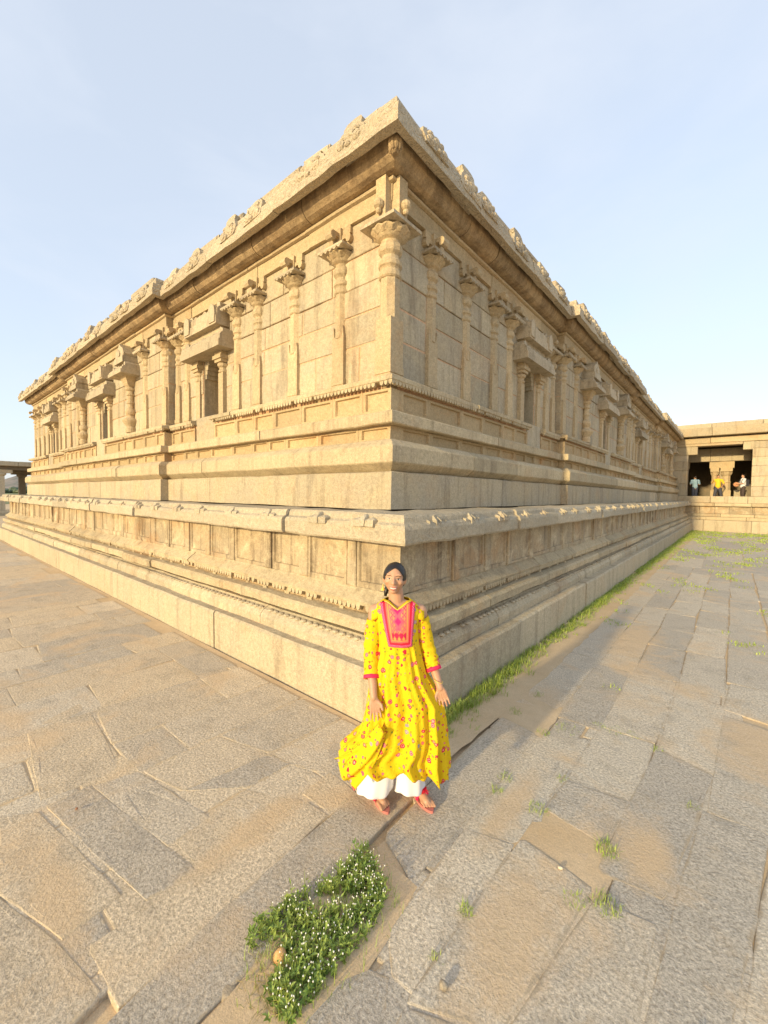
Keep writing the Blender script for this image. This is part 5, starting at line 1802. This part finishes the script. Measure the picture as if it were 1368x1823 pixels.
# --- the three visitors in the doorway
def visitor(x, y, z, rz, shirt, trouser, label, arms, H=1.70, lean=0.0, cap=None, step=0.0, bag=None):
    p = empty('person', (x, y, z), rz, label=label, cat='person')
    k = H / 1.70
    mb = MB()
    def q(a, b_, c): return (a * k + lean * c * .12, b_ * k, c * k)
    limb(mb, [(q(0, 0, .90), .13), (q(0, 0, 1.15), .125), (q(0, 0, 1.36), .12)], 10)
    limb(mb, [(q(-.17, 0, 1.40), .06), (q(.17, 0, 1.40), .06)], 10)
    limb(mb, [(q(0, 0, 1.40), .06), (q(0, -.01, 1.52), .055)], 10)
    mb.ball(q(0, -.015, 1.60), .075, .092, .108, n=12, m=9)
    mb.ball(q(0, -.105, 1.585), .014, .016, .018, n=6, m=5)
    for sx in (-1, 1):
        mb.ball(q(sx * .077, 0, 1.59), .012, .02, .03, n=6, m=5)
        limb(mb, [(q(sx * .085, 0, .88), .085), (q(sx * (.09 + step), -.03, .48), .06), (q(sx * (.09 + step * 1.6), .02, .07), .042)], 10)
        limb(mb, [(q(sx * (.09 + step * 1.6), .05, .035), .038), (q(sx * (.10 + step * 1.6), -.16, .025), .03)], 8)
    for sx, (el, wr) in zip((-1, 1), arms):
        limb(mb, [(q(sx * .20, 0, 1.39), .05), (q(*el), .042), (q(*wr), .028)], 10)
        w, e = Vector(q(*wr)), Vector(q(*el))
        d = (w - e).normalized()
        ac = Vector((1, 0, 0)) - d * d.x
        ac.normalize()
        limb(mb, [(w, .028), (w + d * .08, .034)], 8, 2)
        for f in range(4): limb(mb, [(w + d * .08 + ac * (f - 1.5) * .018, .010), (w + d * (.15 - .012 * abs(f - 1.4)) + ac * (f - 1.5) * .02 + Vector((0, -.02, 0)), .008)], 6, 2)
        limb(mb, [(w + d * .02, .013), (w + d * .07 + ac * -sx * .045, .010)], 6, 2)
    me = fuse(mb, 0.014, 2, 'body')
    me.materials.append(skin)
    link('body', me, p)
    sh = MB()
    limb(sh, [(q(0, 0, .96), .165), (q(0, 0, 1.08), .155), (q(0, 0, 1.30), .15), (q(0, 0, 1.38), .13)], 16)
    limb(sh, [(q(-.17, 0, 1.39), .078), (q(.17, 0, 1.39), .078)], 12)
    for sx, (el, wr) in zip((-1, 1), arms): limb(sh, [(q(sx * .20, 0, 1.385), .075), (Vector(q(sx * .20, 0, 1.385)).lerp(Vector(q(*el)), .85), .062)], 12)
    sme = fuse(sh, 0.02, 2, 'shirt')
    sme.materials.append(shirt)
    link('shirt', sme, p)
    tm = MB()
    for sx in (-1, 1): limb(tm, [(q(sx * .08, 0, .90), .115), (q(sx * (.09 + step), -.03, .48), .082), (q(sx * (.09 + step * 1.6), .02, .10), .068)], 12)
    tme = fuse(tm, 0.02, 2, 'trousers')
    tme.materials.append(trouser)
    link('trousers', tme, p)
    hb = MB()
    hb.ball(q(0, .012, 1.632), .082, .098, .092, n=14, m=10)
    hb.v = [v for v in hb.v]
    keep = [f for f in hb.f if not (sum(hb.v[i][1] for i in f) / len(f) < -.02 * k and sum(hb.v[i][2] for i in f) / len(f) < 1.655 * k)]
    hb.f = keep
    hb.m = [0] * len(keep)
    hb.build('hair', hairm, p, smooth=True)
    if bag:
        mb = MB()
        mb.box(-.13, .13, .13, .27, 1.0, 1.42)
        mb.tube([(Vector((.10, .14, 1.40)), .018), (Vector((.12, -.10, 1.43)), .018), (Vector((.13, -.15, 1.25)), .018), (Vector((.14, .10, 1.02)), .018)], 6)
        mb.tube([(Vector((-.10, .14, 1.40)), .018), (Vector((-.12, -.10, 1.43)), .018), (Vector((-.13, -.15, 1.25)), .018), (Vector((-.14, .10, 1.02)), .018)], 6)
        tag(mb.build('backpack', bag, p), 'dark backpack')
    return p
def check_mat():
    m, n, b = new_mat('checked_shirt')
    s = N(n, 'ShaderNodeSeparateXYZ')
    n.links.new(N(n, 'ShaderNodeTexCoord').outputs['Object'], s.inputs[0])
    a = math_(n, 'GREATER_THAN', math_(n, 'SINE', math_(n, 'MULTIPLY', s.outputs['X'], 75)), 0.1)
    c = math_(n, 'GREATER_THAN', math_(n, 'SINE', math_(n, 'MULTIPLY', s.outputs['Z'], 75)), 0.1)
    n.links.new(mixc(n, math_(n, 'MULTIPLY', math_(n, 'ADD', a, c), .5), (.36, .48, .54), (.04, .13, .22)), b.inputs['Base Color'])
    b.inputs['Roughness'].default_value = .85
    return m
M_NAVY = plain('dark_trousers', (.03, .035, .06), .85)
visitor(-0.02, 33.1, 1.95, math.radians(205), check_mat(), M_NAVY, 'man in a blue checked shirt with his back turned in the pavilion doorway', [((-.27, -.02, 1.13), (-.18, -.22, 1.12)), ((.27, -.02, 1.13), (.20, -.2, 1.08))], 1.72)
visitor(1.22, 33.0, 1.95, math.radians(15), plain('yellow_shirt', (.78, .52, .03), .85), plain('grey_trousers', (.06, .06, .075), .85), 'man in a bright yellow shirt standing legs apart in the pavilion doorway', [((-.32, -.02, 1.16), (-.30, -.2, 1.32)), ((.33, .02, 1.15), (.20, -.10, .98))], 1.74, step=.07)
visitor(2.50, 32.95, 1.95, math.radians(-70), plain('white_shirt', (.74, .74, .76), .85), plain('brown_trousers', (.07, .05, .045), .85), 'man in a white shirt with a dark backpack, turned sideways in the pavilion doorway', [((-.25, -.10, 1.14), (-.16, -.32, 1.12)), ((.25, -.10, 1.14), (.16, -.30, 1.10))], 1.76, bag=plain('backpack_dark', (.03, .03, .045), .8))
mb = MB()
mb.lathe([(.15, 0), (.16, .01), (.13, .03), (.07, .06), (.02, .065)], 14)
hat = mb.build('hat', plain('straw_hat', (.50, .24, .12), .9), smooth=True)
hat.matrix_world = Matrix.Translation((2.16, 32.82, 3.06)) @ Matrix.Rotation(math.radians(80), 4, 'X')
tag(hat, 'orange brown round hat held by the man in the white shirt', 'hat')
